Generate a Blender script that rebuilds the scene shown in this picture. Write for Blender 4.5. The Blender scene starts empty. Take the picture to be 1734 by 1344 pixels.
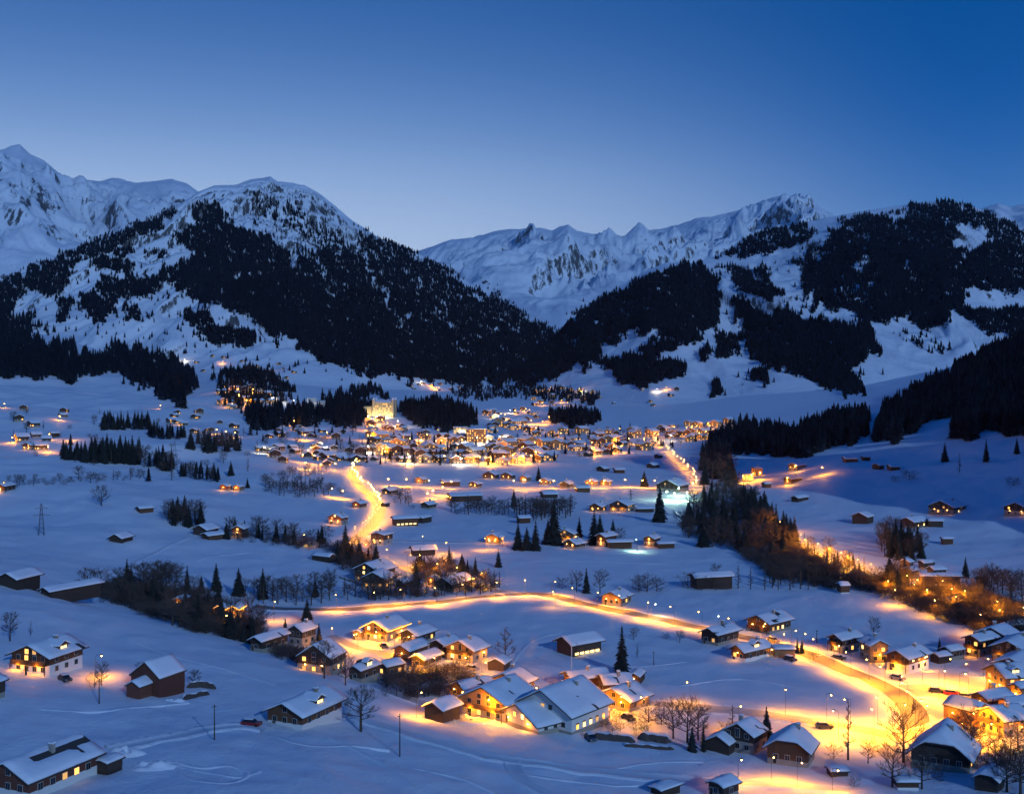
import bpy, math, random, re
import numpy as np
from mathutils import Vector, Matrix

# ------------------------------------------------------------------ camera
SC = bpy.context.scene
COL = SC.collection
R = math.radians
W0, H0 = 1734, 1344
FPX = 1927.0            # focal length in photograph pixels
U0, VH = 867.0, 640.0   # principal column, horizon row
CH = 83.5               # camera height over the valley floor

cam_d = bpy.data.cameras.new('camera')
cam_d.sensor_width = 36.0
cam_d.lens = FPX / W0 * 36.0
cam_d.shift_y = (VH - H0 / 2) / W0
cam_d.clip_start = 1.0
cam_d.clip_end = 80000.0
cam = bpy.data.objects.new('camera', cam_d)
cam.location = (0, 0, CH)
cam.rotation_euler = (R(90), 0, 0)
COL.objects.link(cam)
SC.camera = cam

# ------------------------------------------------------------------ sky, moon, exposure
MOON_EL, MOON_AZ = 21.0, 27.0      # low light from behind the camera, a little to its right
world = bpy.data.worlds.new('World')
SC.world = world
world.use_nodes = True
wn, wl = world.node_tree.nodes, world.node_tree.links
wn.clear()
wo = wn.new('ShaderNodeOutputWorld')
bg = wn.new('ShaderNodeBackground'); bg.inputs['Strength'].default_value = 1.0
sky = wn.new('ShaderNodeTexSky'); sky.sky_type = 'NISHITA'; sky.sun_disc = False
sky.sun_elevation = R(MOON_EL)
sky.sun_rotation = R(180 - MOON_AZ)
sky.altitude = 1000
tc = wn.new('ShaderNodeTexCoord')
sep = wn.new('ShaderNodeSeparateXYZ')
wl.new(tc.outputs['Generated'], sep.inputs[0])
def lin(r, g, b):
    f = lambda c: (c / 255 / 12.92) if c / 255 <= 0.04045 else ((c / 255 + 0.055) / 1.055) ** 2.4
    return (f(r), f(g), f(b), 1)
def sky_ramp(stops):
    ramp = wn.new('ShaderNodeValToRGB'); ramp.color_ramp.interpolation = 'B_SPLINE'
    els = ramp.color_ramp.elements
    els[0].position, els[0].color = stops[0]
    els[1].position, els[1].color = stops[-1]
    for p, c in stops[1:-1]:
        e = els.new(p); e.color = c
    wl.new(sep.outputs['Z'], ramp.inputs['Fac'])
    return ramp
# twilight arch over the set sun, and the deep blue sky away from it
glow_r = sky_ramp([(0.0, lin(196, 214, 240)), (0.10, lin(186, 207, 238)), (0.15, lin(164, 192, 232)), (0.21, lin(112, 152, 208)), (0.28, lin(68, 113, 179)), (0.34, lin(50, 101, 168)), (0.5, lin(24, 80, 148)), (1.0, lin(2, 56, 124))])
deep_r = sky_ramp([(0.0, lin(112, 152, 208)), (0.10, lin(88, 136, 198)), (0.16, lin(50, 108, 180)), (0.22, lin(16, 88, 164)), (0.29, lin(1, 77, 150)), (0.36, lin(1, 72, 144)), (0.55, lin(0, 59, 134)), (1.0, lin(0, 54, 128))])
dot = wn.new('ShaderNodeVectorMath'); dot.operation = 'DOT_PRODUCT'
dot.inputs[1].default_value = Vector((-0.42, 0.91, 0.0)).normalized()
wl.new(tc.outputs['Generated'], dot.inputs[0])
mr_ = wn.new('ShaderNodeMapRange'); mr_.interpolation_type = 'SMOOTHSTEP'
mr_.inputs['From Min'].default_value = 0.66; mr_.inputs['From Max'].default_value = 1.0
wl.new(dot.outputs['Value'], mr_.inputs[0])
smix = wn.new('ShaderNodeMix'); smix.data_type = 'RGBA'
wl.new(mr_.outputs[0], smix.inputs[0]); wl.new(deep_r.outputs[0], smix.inputs[6]); wl.new(glow_r.outputs[0], smix.inputs[7])
skys = wn.new('ShaderNodeVectorMath'); skys.operation = 'SCALE'; skys.inputs['Scale'].default_value = 0.0001
wl.new(sky.outputs[0], skys.inputs[0])
addv = wn.new('ShaderNodeVectorMath'); addv.operation = 'ADD'
wl.new(smix.outputs[2], addv.inputs[0]); wl.new(skys.outputs[0], addv.inputs[1])
wl.new(addv.outputs[0], bg.inputs['Color'])
wl.new(bg.outputs[0], wo.inputs['Surface'])

moon_d = bpy.data.lights.new('sun', 'SUN')
moon_d.energy = 1.38
moon_d.angle = R(0.6)
moon_d.color = (0.39, 0.63, 1.0)
moon = bpy.data.objects.new('sun', moon_d)
az = R(MOON_AZ); el = R(MOON_EL)
to_light = Vector((math.sin(az) * math.cos(el), -math.cos(az) * math.cos(el), math.sin(el)))
moon.rotation_euler = to_light.to_track_quat('Z', 'Y').to_euler()
moon.location = (0, -50, 400)
COL.objects.link(moon)

SC.view_settings.view_transform = 'Standard'
SC.view_settings.look = 'None'
SC.view_settings.exposure = 0.0
SC.view_settings.gamma = 1.0
SC.render.engine = 'CYCLES'
cy = SC.cycles
cy.use_denoising = True
try: cy.denoiser = 'OPENIMAGEDENOISE'
except Exception: pass
cy.use_adaptive_sampling = True
cy.adaptive_threshold = 0.02
cy.adaptive_min_samples = 20
cy.max_bounces = 3
cy.diffuse_bounces = 2
cy.glossy_bounces = 1
cy.transmission_bounces = 2
cy.volume_bounces = 0
cy.transparent_max_bounces = 4
cy.sample_clamp_indirect = 3.0
cy.caustics_reflective = False
cy.caustics_refractive = False
cy.use_light_tree = True
SC.render.film_transparent = False
cy.film_exposure = 1.0

RNG = random.Random(11)
NR = np.random.default_rng(11)

# ------------------------------------------------------------------ helpers
def tag(o, label=None, cat=None, group=None, kind=None):
    if label: o['label'] = label
    if cat: o['category'] = cat
    if group: o['group'] = group
    if kind: o['kind'] = kind
    return o

def mesh_from(name, verts, faces, mats=(), mi=None, smooth=False):
    me = bpy.data.meshes.new(name)
    me.from_pydata([tuple(v) for v in verts], [], [tuple(f) for f in faces])
    for m in mats: me.materials.append(m)
    if mi is not None: me.polygons.foreach_set('material_index', np.asarray(mi, dtype=np.int32))
    if smooth: me.polygons.foreach_set('use_smooth', np.ones(len(me.polygons), dtype=bool))
    me.update()
    return me

def mesh_np(name, verts, tris, mats=(), mi=None, smooth=False, k=3):
    """big meshes straight from numpy; k corners to a face"""
    verts = np.asarray(verts, dtype=np.float32); tris = np.asarray(tris, dtype=np.int32)
    me = bpy.data.meshes.new(name)
    me.vertices.add(len(verts)); me.vertices.foreach_set('co', verts.ravel())
    me.loops.add(tris.size); me.loops.foreach_set('vertex_index', tris.ravel())
    me.polygons.add(len(tris))
    me.polygons.foreach_set('loop_start', np.arange(len(tris), dtype=np.int32) * k)
    for m in mats: me.materials.append(m)
    if mi is not None: me.polygons.foreach_set('material_index', np.asarray(mi, dtype=np.int32))
    me.polygons.foreach_set('use_smooth', np.full(len(tris), bool(smooth)))
    me.update(calc_edges=True)
    return me

def obj(name, me, parent=None, loc=None, rz=None):
    o = bpy.data.objects.new(name, me)
    COL.objects.link(o)
    if parent is not None: o.parent = parent
    if loc is not None: o.location = loc
    if rz is not None: o.rotation_euler = (0, 0, rz)
    return o

def empty(name, loc, rz=0.0):
    o = bpy.data.objects.new(name, None)
    o.empty_display_size = 0.5
    COL.objects.link(o)
    o.location = loc; o.rotation_euler = (0, 0, rz)
    return o

class MB:
    """collects boxes, tubes and polygons with a material slot for each face"""
    def __init__(s): s.v, s.f, s.m = [], [], []
    def poly(s, pts, m=0):
        n = len(s.v); s.v += [tuple(p) for p in pts]; s.f.append(tuple(range(n, n + len(pts)))); s.m.append(m)
    def hexa(s, a, m=0):
        n = len(s.v); s.v += [tuple(p) for p in a]
        for f in ((0, 3, 2, 1), (4, 5, 6, 7), (0, 1, 5, 4), (1, 2, 6, 5), (2, 3, 7, 6), (3, 0, 4, 7)):
            s.f.append(tuple(n + i for i in f)); s.m.append(m)
    def box(s, x0, x1, y0, y1, z0, z1, m=0):
        s.hexa(((x0, y0, z0), (x1, y0, z0), (x1, y1, z0), (x0, y1, z0), (x0, y0, z1), (x1, y0, z1), (x1, y1, z1), (x0, y1, z1)), m)
    def tube(s, a, b, r0, r1, n=6, m=0, cap=True):
        a, b = Vector(a), Vector(b); d = (b - a)
        if d.length < 1e-6: return
        d.normalize()
        x = d.orthogonal().normalized(); y = d.cross(x)
        k = len(s.v)
        for p, r in ((a, r0), (b, r1)):
            for i in range(n):
                t = 2 * math.pi * i / n
                s.v.append(tuple(p + x * (r * math.cos(t)) + y * (r * math.sin(t))))
        for i in range(n):
            j = (i + 1) % n
            s.f.append((k + i, k + j, k + n + j, k + n + i)); s.m.append(m)
        if cap:
            s.f.append(tuple(k + n + i for i in range(n))); s.m.append(m)
    def ball(s, c, r, m=0, n=8, k=5):
        b = len(s.v)
        for j in range(k + 1):
            p = math.pi * j / k
            for i in range(n):
                t = 2 * math.pi * i / n
                s.v.append((c[0] + r * math.sin(p) * math.cos(t), c[1] + r * math.sin(p) * math.sin(t), c[2] + r * math.cos(p)))
        for j in range(k):
            for i in range(n):
                i2 = (i + 1) % n
                s.f.append((b + j * n + i, b + (j + 1) * n + i, b + (j + 1) * n + i2, b + j * n + i2)); s.m.append(m)
    def mesh(s, name, mats, smooth=False): return mesh_from(name, s.v, s.f, mats, s.m, smooth)

# ------------------------------------------------------------------ words that single things out
_TAIL = re.compile(r' (in|at|of|on|among|beside|against|between|standing|above|glowing|following|below|along|scattered|before) ')
def tail(label):
    m = _TAIL.search(label)
    return label[m.start():] if m else ' ' + label
def spots_of(uv):
    """where each of a group stands in it: five places across, two in depth"""
    if not len(uv): return []
    u = np.array([q[0] for q in uv]); v = np.array([q[1] for q in uv])
    ru = np.argsort(np.argsort(u)) / max(len(u) - 1, 1); out = []
    for i in range(len(u)):
        k = min(4, int(ru[i] * 5)); near = np.abs(ru - ru[i]) < .12
        out.append(('far-left', 'left', 'central', 'right', 'far-right')[k] + (' front' if v[i] >= np.median(v[near]) else ' rear'))
    return out
ORD = 'first second third fourth fifth sixth seventh eighth ninth tenth eleventh twelfth thirteenth fourteenth fifteenth sixteenth seventeenth eighteenth nineteenth twentieth'.split()
ORD += ['twenty-' + q for q in ORD[:9]] + ['thirtieth'] + ['thirty-' + q for q in ORD[:9]]

# ------------------------------------------------------------------ noise (numpy)
_P = NR.permutation(512); _P = np.concatenate([_P, _P])
_G = NR.random(1024) * 2 * np.pi
_GX, _GY = np.cos(_G), np.sin(_G)
def perlin(x, y):
    x = np.asarray(x, float); y = np.asarray(y, float)
    xi, yi = np.floor(x).astype(int), np.floor(y).astype(int)
    xf, yf = x - xi, y - yi
    fu = xf * xf * xf * (xf * (xf * 6 - 15) + 10); fv = yf * yf * yf * (yf * (yf * 6 - 15) + 10)
    def g(a, b, dx, dy):
        h = _P[(_P[a % 512] + b) % 512]
        return _GX[h] * dx + _GY[h] * dy
    n00 = g(xi, yi, xf, yf); n10 = g(xi + 1, yi, xf - 1, yf)
    n01 = g(xi, yi + 1, xf, yf - 1); n11 = g(xi + 1, yi + 1, xf - 1, yf - 1)
    a = n00 + fu * (n10 - n00); b = n01 + fu * (n11 - n01)
    return (a + fv * (b - a)) * 1.5
def fbm(x, y, o=5, lac=2.0, g=0.5):
    s = 0; a = 1.0
    for i in range(o):
        s = s + a * perlin(x + 17.3 * i, y - 9.1 * i); x = x * lac; y = y * lac; a *= g
    return s
def ridged(x, y, o=5, lac=2.05, g=0.5):
    s = 0; a = 1.0; w = 1.0
    for i in range(o):
        n = (1 - np.abs(perlin(x + 31.7 * i, y + 12.9 * i))) ** 2
        s = s + a * n * w; w = np.clip(n * 1.4, 0, 1); x = x * lac; y = y * lac; a *= g
    return s - 0.9

# ------------------------------------------------------------------ materials
def new_mat(name):
    m = bpy.data.materials.new(name); m.use_nodes = True
    nt = m.node_tree; b = nt.nodes['Principled BSDF']
    return m, nt, b
def plain(name, col, rough=0.8, metal=0.0, var=0.0, scale=3.0, bump=0.0, island=False):
    m, nt, b = new_mat(name)
    b.inputs['Base Color'].default_value = (*col, 1)
    b.inputs['Roughness'].default_value = rough
    b.inputs['Metallic'].default_value = metal
    if var > 0:
        t = nt.nodes.new('ShaderNodeTexCoord'); n = nt.nodes.new('ShaderNodeTexNoise')
        n.inputs['Scale'].default_value = scale; n.inputs['Detail'].default_value = 4
        nt.links.new(t.outputs['Object'], n.inputs['Vector'])
        oi = nt.nodes.new('ShaderNodeObjectInfo')
        ad = nt.nodes.new('ShaderNodeMath'); ad.operation = 'ADD'
        nt.links.new(n.outputs['Fac'], ad.inputs[0]); nt.links.new(oi.outputs['Random'], ad.inputs[1])
        mr = nt.nodes.new('ShaderNodeMapRange')
        mr.inputs['From Min'].default_value = 0.3; mr.inputs['From Max'].default_value = 1.7
        mr.inputs['To Min'].default_value = 1 - var; mr.inputs['To Max'].default_value = 1 + var
        nt.links.new(ad.outputs[0], mr.inputs[0])
        sc = nt.nodes.new('ShaderNodeVectorMath'); sc.operation = 'SCALE'
        sc.inputs[0].default_value = col
        nt.links.new(mr.outputs[0], sc.inputs['Scale'])
        nt.links.new(sc.outputs[0], b.inputs['Base Color'])
        if bump > 0:
            bp = nt.nodes.new('ShaderNodeBump'); bp.inputs['Strength'].default_value = bump; bp.inputs['Distance'].default_value = 0.1
            nt.links.new(n.outputs['Fac'], bp.inputs['Height']); nt.links.new(bp.outputs[0], b.inputs['Normal'])
    return m
def glow(name, col, strength):
    m, nt, b = new_mat(name)
    b.inputs['Base Color'].default_value = (*[c * 0.4 for c in col], 1)
    b.inputs['Emission Color'].default_value = (*col, 1)
    b.inputs['Emission Strength'].default_value = strength
    try: m.cycles.emission_sampling = 'NONE'
    except Exception: pass
    return m

def snow_mat(name, s1, s2, bump, rock=None, dist=1.0):
    """snow with drift relief at two scales; on a mountain rock shows where the slope is steep"""
    m, nt, b = new_mat(name)
    N, L = nt.nodes, nt.links
    b.inputs['Roughness'].default_value = 0.65
    b.inputs['Specular IOR Level'].default_value = 0.25
    g = N.new('ShaderNodeNewGeometry')
    n1 = N.new('ShaderNodeTexNoise'); n1.inputs['Scale'].default_value = s1; n1.inputs['Detail'].default_value = 6; n1.inputs['Roughness'].default_value = 0.6
    n2 = N.new('ShaderNodeTexNoise'); n2.inputs['Scale'].default_value = s2; n2.inputs['Detail'].default_value = 5
    L.new(g.outputs['Position'], n1.inputs['Vector']); L.new(g.outputs['Position'], n2.inputs['Vector'])
    ad = N.new('ShaderNodeMath'); ad.operation = 'MULTIPLY_ADD'; ad.inputs[1].default_value = 0.35
    L.new(n2.outputs['Fac'], ad.inputs[0]); L.new(n1.outputs['Fac'], ad.inputs[2])
    bp = N.new('ShaderNodeBump'); bp.inputs['Strength'].default_value = bump; bp.inputs['Distance'].default_value = dist
    L.new(ad.outputs[0], bp.inputs['Height']); L.new(bp.outputs[0], b.inputs['Normal'])
    cr = N.new('ShaderNodeMix'); cr.data_type = 'RGBA'
    cr.inputs[6].default_value = (0.72, 0.75, 0.80, 1); cr.inputs[7].default_value = (0.86, 0.87, 0.89, 1)
    L.new(n1.outputs['Fac'], cr.inputs[0])
    out = cr.outputs[2]
    if rock:
        sx = N.new('ShaderNodeSeparateXYZ'); L.new(g.outputs['Normal'], sx.inputs[0])
        n3 = N.new('ShaderNodeTexNoise'); n3.inputs['Scale'].default_value = rock[2]; n3.inputs['Detail'].default_value = 8; n3.inputs['Roughness'].default_value = 0.7
        mp = N.new('ShaderNodeMapping'); mp.inputs['Scale'].default_value = (1, 1, 0.35)
        L.new(g.outputs['Position'], mp.inputs[0]); L.new(mp.outputs[0], n3.inputs['Vector'])
        a2 = N.new('ShaderNodeMath'); a2.operation = 'MULTIPLY_ADD'; a2.inputs[1].default_value = rock[3]
        L.new(n3.outputs['Fac'], a2.inputs[0]); L.new(sx.outputs['Z'], a2.inputs[2])
        mr = N.new('ShaderNodeMapRange'); mr.inputs['From Min'].default_value = rock[0]; mr.inputs['From Max'].default_value = rock[1]
        mr.inputs['To Min'].default_value = 1; mr.inputs['To Max'].default_value = 0
        L.new(a2.outputs[0], mr.inputs[0])
        # snow lies on ledges and in cracks of the rock
        n4 = N.new('ShaderNodeTexNoise'); n4.inputs['Scale'].default_value = rock[2] * 1.6; n4.inputs['Detail'].default_value = 9; n4.inputs['Roughness'].default_value = 0.72
        mp4 = N.new('ShaderNodeMapping'); mp4.inputs['Scale'].default_value = (1.9, 0.7, 0.5); mp4.inputs['Rotation'].default_value = (0.3, 0.5, 0)
        L.new(g.outputs['Position'], mp4.inputs[0]); L.new(mp4.outputs[0], n4.inputs['Vector'])
        m4 = N.new('ShaderNodeMapRange'); m4.inputs['From Min'].default_value = 0.46; m4.inputs['From Max'].default_value = 0.53; L.new(n4.outputs['Fac'], m4.inputs[0])
        mm = N.new('ShaderNodeMath'); mm.operation = 'MULTIPLY'; L.new(mr.outputs[0], mm.inputs[0]); L.new(m4.outputs[0], mm.inputs[1])
        mx = N.new('ShaderNodeMix'); mx.data_type = 'RGBA'
        mx.inputs[7].default_value = (0.085, 0.082, 0.08, 1)
        L.new(mm.outputs[0], mx.inputs[0]); L.new(out, mx.inputs[6]); out = mx.outputs[2]
    L.new(out, b.inputs['Base Color'])
    return m

M = {}
M['snow'] = snow_mat('snow_field', 0.09, 1.1, 0.85, dist=0.6)
M['hill'] = snow_mat('snow_mountain', 0.012, 0.09, 0.7, rock=(0.90, 1.0, 0.018, 0.75), dist=5.0)
M['peak'] = snow_mat('snow_peak', 0.006, 0.03, 0.55, rock=(0.90, 1.0, 0.011, 0.8), dist=20.0)
# ------------------------------------------------------------------ terrain
SHEETS = []
def interp_cols(us, tab, u):
    """tab: rows of values per key column -> values at the columns u (smooth)"""
    tab = np.asarray(tab, float)
    out = np.empty((len(u), tab.shape[1]))
    for k in range(tab.shape[1]): out[:, k] = np.interp(u, us, tab[:, k])
    return out
def blur(a, n, axis):
    if n < 1: return a
    k = np.exp(-0.5 * (np.arange(-3 * n, 3 * n + 1) / n) ** 2); k /= k.sum()
    p = [(0, 0), (0, 0)]; p[axis] = (3 * n, 3 * n)
    b = np.pad(a, p, mode='edge')
    return np.apply_along_axis(lambda r: np.convolve(r, k, 'valid'), axis, b)
def add_sheet(name, U, Y, Z, mat):
    """a surface whose columns stand on fixed compass directions; U [nc], Y, Z [nc, nr]"""
    nc, nr = Y.shape
    X = (U[:, None] - U0) / FPX * Y
    v = np.stack([X, Y, Z], -1).reshape(-1, 3)
    i = np.arange(nc - 1)[:, None] * nr + np.arange(nr - 1)[None, :]
    q = np.stack([i, i + nr, i + nr + 1, i + 1], -1).reshape(-1, 4)
    o = obj(name, mesh_np(name, v, q, (mat,), smooth=True, k=4))
    tag(o, kind='structure')
    SHEETS.append((U, Y, Z, VH + (CH - Z) * FPX / Y))
    return o

YK = [60, 90, 150, 190, 240, 290, 340, 400, 480, 580, 700, 850, 1050, 1300, 1600, 2000, 2500, 2900, 3500]
GT = {
 -700: [30, 26, 24, 22, 24, 27, 29, 29, 25, 24, 29, 36, 42, 55, 80, 130, 240, 330, 360],
 -300: [26, 22, 20, 16, 19, 22, 24, 24, 20, 19, 24, 30, 34, 42, 58, 95, 190, 280, 300],
 0:    [24, 20, 18, 14, 17, 19, 20, 17, 13.5, 14, 19, 24, 27, 33, 46, 75, 150, 232, 232],
 120:  [24, 20, 18, 14.5, 15.5, 16, 16.5, 11, 9, 11, 16, 22, 26, 31, 42, 66, 135, 180, 180],
 200:  [24, 20, 18, 15, 14, 13, 12, 3.5, 5, 9, 13, 20, 25, 30, 40, 62, 128, 140, 130],
 330:  [24, 20, 18, 15.5, 12.5, 11, 8.6, -1.5, 0.5, 4.5, 9, 16, 20, 24, 33, 54, 86, 100, 110],
 430:  [24, 20, 18, 15.5, 11.5, 9.6, 4.8, -2.0, -1, 2, 6.5, 12, 16, 19, 27, 48, 72, 85, 95],
 560:  [24, 20, 17, 14, 9.5, 7.8, -1.8, -1, 0, 0, 3, 6, 8, 12, 18, 36, 56, 72, 85],
 720:  [20, 16, 13, 10.5, 6.5, 0.3, 0, 0, 0, 0, 0, 1, 3, 5, 13, 22, 40, 55, 75],
 870:  [16, 12, 9, 7, 4, 0, 0, 0, 0, 0, 0, 0, 0, 2, 5, 14, 25, 40, 60],
 1000: [14, 10, 7, 5, 1.6, 0, 0, 0, 0, 0, 0, 0, 0, 1, 4, 11, 26, 45, 70],
 1150: [12, 8, 5, 3, 0.4, 0, 0, 0, 0, 0, 0, 0, 0, 1, 4, 12, 30, 60, 100],
 1300: [10, 6, 3, 2, 0, 0, 0, 0, 0, 0, 0, 1, 3, 7, 14, 25, 52, 90, 120],
 1450: [10, 6, 3, 2, 0, 0, 0, 0, 0, 0, 1, 6, 14, 30, 36, 45, 66, 100, 130],
 1600: [10, 6, 3, 2, 0, 0, 0, 0, 0, 1.5, 6, 18, 40, 72, 82, 88, 98, 116, 140],
 1734: [10, 6, 3, 2, 0, 0, 0, 0, 0, 3, 12, 30, 58, 98, 138, 142, 146, 152, 170],
 2100: [12, 10, 9, 9, 9, 9, 10, 12, 17, 27, 46, 80, 128, 195, 262, 272, 262, 250, 240],
 2350: [14, 12, 12, 12, 12, 14, 16, 26, 58, 100, 118, 128, 165, 230, 300, 310, 300, 285, 270],
 2650: [20, 20, 20, 20, 20, 24, 34, 72, 140, 186, 200, 205, 230, 290, 350, 360, 350, 335, 320],
 3050: [30, 30, 30, 30, 34, 44, 80, 150, 212, 238, 245, 250, 270, 320, 380, 390, 380, 360, 340],
}
def build_ground():
    U = np.arange(-620, 3041, 5.0)
    nr = 620
    lnY = np.linspace(math.log(60), math.log(3500), nr)
    Yr = np.exp(lnY)
    tab = interp_cols(list(GT), list(GT.values()), U)
    Z = np.empty((len(U), nr))
    for c in range(len(U)): Z[c] = np.interp(lnY, np.log(YK), tab[c])
    Z = blur(blur(Z, 5, 1), 10, 0)
    Y = np.repeat(Yr[None, :], len(U), 0)
    X = (U[:, None] - U0) / FPX * Y
    uu = np.repeat(U[:, None], nr, 1)
    def hump(uc, yc, ru, ry, h):
        return h * np.exp(-((uu - uc) / ru) ** 2 - (np.log(Y / yc) / ry) ** 2)
    side = np.clip((560 - uu) / 420, 0, 1) + np.clip((uu - 1380) / 400, 0, 1)
    far = np.clip((Y - 450) / 900, 0, 1)
    Z += fbm(X / 60, Y / 75, 3) * (0.35 + 1.5 * side) * np.clip(Y / 400, 0.5, 1.5)
    Z += fbm(X / 26 + 9, Y / 34, 3) * 0.30 * np.clip((1500 - uu) / 600, .3, 1)
    Z += fbm(X / 190 + 4, Y / 210, 3) * 9.0 * side * far
    Z += fbm(X / 11, Y / 13, 3) * 0.30 * np.clip(900 / Y, .4, 1) + ridged(X / 23 + 5, Y / 15 + .3 * X / 23, 3) * 0.24
    terr = np.clip((620 - uu) / 260, 0, 1) * np.clip((Y - 430) / 200, 0, 1) * np.clip((2100 - Y) / 500, 0, 1)
    Z += terr * 2.3 * np.clip(Y / 750, .6, 1.8) * np.sin(np.log(Y) * 40 + .006 * uu + 2.2 * fbm(X / 240 + 3, Y / 300, 3)) * np.clip(.55 + fbm(X / 150, Y / 170 + 6, 2), 0, 1.3)
    Z += hump(426, 2150, 62, 0.13, 40) + hump(745, 1950, 62, 0.09, 17) + hump(650, 1960, 34, 0.07, 12)
    Z += hump(250, 640, 150, 0.085, 5.5) + hump(60, 720, 160, 0.07, 6.5) + hump(230, 980, 190, 0.06, 8.0) + hump(60, 1250, 160, 0.06, 9.0)
    Z += hump(290, 1500, 160, 0.05, 10.0) + hump(520, 1150, 80, 0.07, 5.0) + hump(440, 800, 70, 0.05, 3.5) + hump(330, 480, 110, 0.05, 1.6)
    Z += hump(1420, 900, 60, 0.12, 6) + hump(960, 1900, 45, 0.07, 14)
    add_sheet('ground', U, Y, Z, M['snow'])
build_ground()
GU, GY, GZ, GV = SHEETS[0]
GLN = np.log(GY[0])
def zat(x, y):
    """height of the ground sheet at a place"""
    x = np.asarray(x, float); y = np.asarray(y, float)
    u = U0 + x / y * FPX
    fu = np.clip((u - GU[0]) / (GU[1] - GU[0]), 0, len(GU) - 1.001)
    fy = np.clip((np.log(y) - GLN[0]) / (GLN[1] - GLN[0]), 0, len(GLN) - 1.001)
    i, j = fu.astype(int), fy.astype(int); a, b = fu - i, fy - j
    return (GZ[i, j] * (1 - a) * (1 - b) + GZ[i + 1, j] * a * (1 - b) + GZ[i, j + 1] * (1 - a) * b + GZ[i + 1, j + 1] * a * b)
def hit(u, v, sheets=None):
    """where the sight line through a place of the photograph first meets the land"""
    u = np.atleast_1d(np.asarray(u, float)); v = np.atleast_1d(np.asarray(v, float))
    best = np.full(len(u), np.inf)
    for s in (sheets if sheets is not None else range(len(SHEETS))):
        U, Y, Z, V = SHEETS[s]
        for c0 in range(0, len(u), 4000):
            uu, vv = u[c0:c0 + 4000], v[c0:c0 + 4000]
            f = (uu - U[0]) / (U[1] - U[0])
            ok = (f >= 0) & (f < len(U) - 1)
            f = np.clip(f, 0, len(U) - 1.001); i = f.astype(int); a = (f - i)[:, None]
            Vc = V[i] * (1 - a) + V[i + 1] * a; Yc = Y[i] * (1 - a) + Y[i + 1] * a
            cr = (Vc[:, 1:] <= vv[:, None]) & (Vc[:, :-1] > vv[:, None])
            has = cr.any(1) & ok; j = cr.argmax(1); r = np.arange(len(uu))
            v0, v1, y0, y1 = Vc[r, j], Vc[r, j + 1], Yc[r, j], Yc[r, j + 1]
            t = np.where(np.abs(v1 - v0) > 1e-9, (v0 - vv) / np.where(v0 == v1, 1, v0 - v1), 0)
            y = np.where(has, y0 + (y1 - y0) * t, np.inf)
            best[c0:c0 + 4000] = np.minimum(best[c0:c0 + 4000], y)
    x = (u - U0) / FPX * best
    z = CH - (v - VH) / FPX * best
    return x, best, z
def at(u, v, sheets=(0,)):
    x, y, z = hit([u], [v], sheets)
    if not np.isfinite(y[0]):
        x, y, z = hit([u], [v])
    return Vector((float(x[0]), float(y[0]), float(z[0])))

def mountain(name, base, crest, nu, nt, mat, relief, seed, power=1.0, shear=0.0, gul=420.0, back=0.55, spurs=(), top=0.25):
    """base, crest: (column, row, distance) along the foot and along the skyline"""
    U = np.linspace(crest[0][0], crest[-1][0], nu)
    def pick(c, k): return np.interp(U, [p[0] for p in c], [p[k] for p in c])
    vb, yb, vc, yc = pick(base, 1), pick(base, 2), pick(crest, 1), pick(crest, 2)
    zb = CH + (VH - vb) / FPX * yb; zc = CH + (VH - vc) / FPX * yc
    t = np.concatenate([np.linspace(0, 1, nt), 1 + np.linspace(0, back, nt // 4 + 1)[1:]])
    T = t[None, :]
    front = np.clip(T, 0, 1)
    Y = yb[:, None] + (yc - yb)[:, None] * T
    prof = front ** power
    Z = zb[:, None] + (zc - zb)[:, None] * prof
    Z = np.where(T > 1, zc[:, None] - (zc - zb)[:, None] * 1.1 * (T - 1) / 1.0, Z)
    X = (U[:, None] - U0) / FPX * Y
    env = np.clip(np.sin(np.pi * np.clip(front, 0, 1)) * 1.25 - 0.25, 0, 1) * np.where(T > 1, 0.0, 1)
    hgt = (zc - zb)[:, None] / 800.0
    a = (X + shear * (Y - yb[:, None])) / gul
    g = ridged(a + seed + .35 * fbm(X / gul, Y / gul, 3), Y / (gul * 3.2) + seed * 1.7, 6)
    Z = Z + relief * hgt * env * g
    Z = Z + relief * 0.30 * hgt * env * fbm(X / (gul * .62) + seed, Y / (gul * .62), 5)
    e2 = np.exp(-((T - 1) / 0.10) ** 2)
    Z = Z + relief * 0.045 * hgt * e2 * fbm(X / (gul * .2) + seed, Y / 300, 4)
    # gullies and ribs running down from the skyline
    e3 = np.clip((T - .40) / .30, 0, 1) * np.clip((1.0 - T) / .22, 0, 1) ** .8
    Z = Z + relief * top * hgt * e3 * ridged((X + shear * 1.2 * (Y - yb[:, None])) / (gul * .33) + seed * 2, Y / (gul * 2.2), 5)
    for (uc, tc_, ru, rt, h) in spurs:
        Z = Z + h * np.exp(-((U[:, None] - uc) / ru) ** 2 - ((T - tc_) / rt) ** 2)
    o = add_sheet(name, U, Y, Z, mat)
    return o

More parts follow.
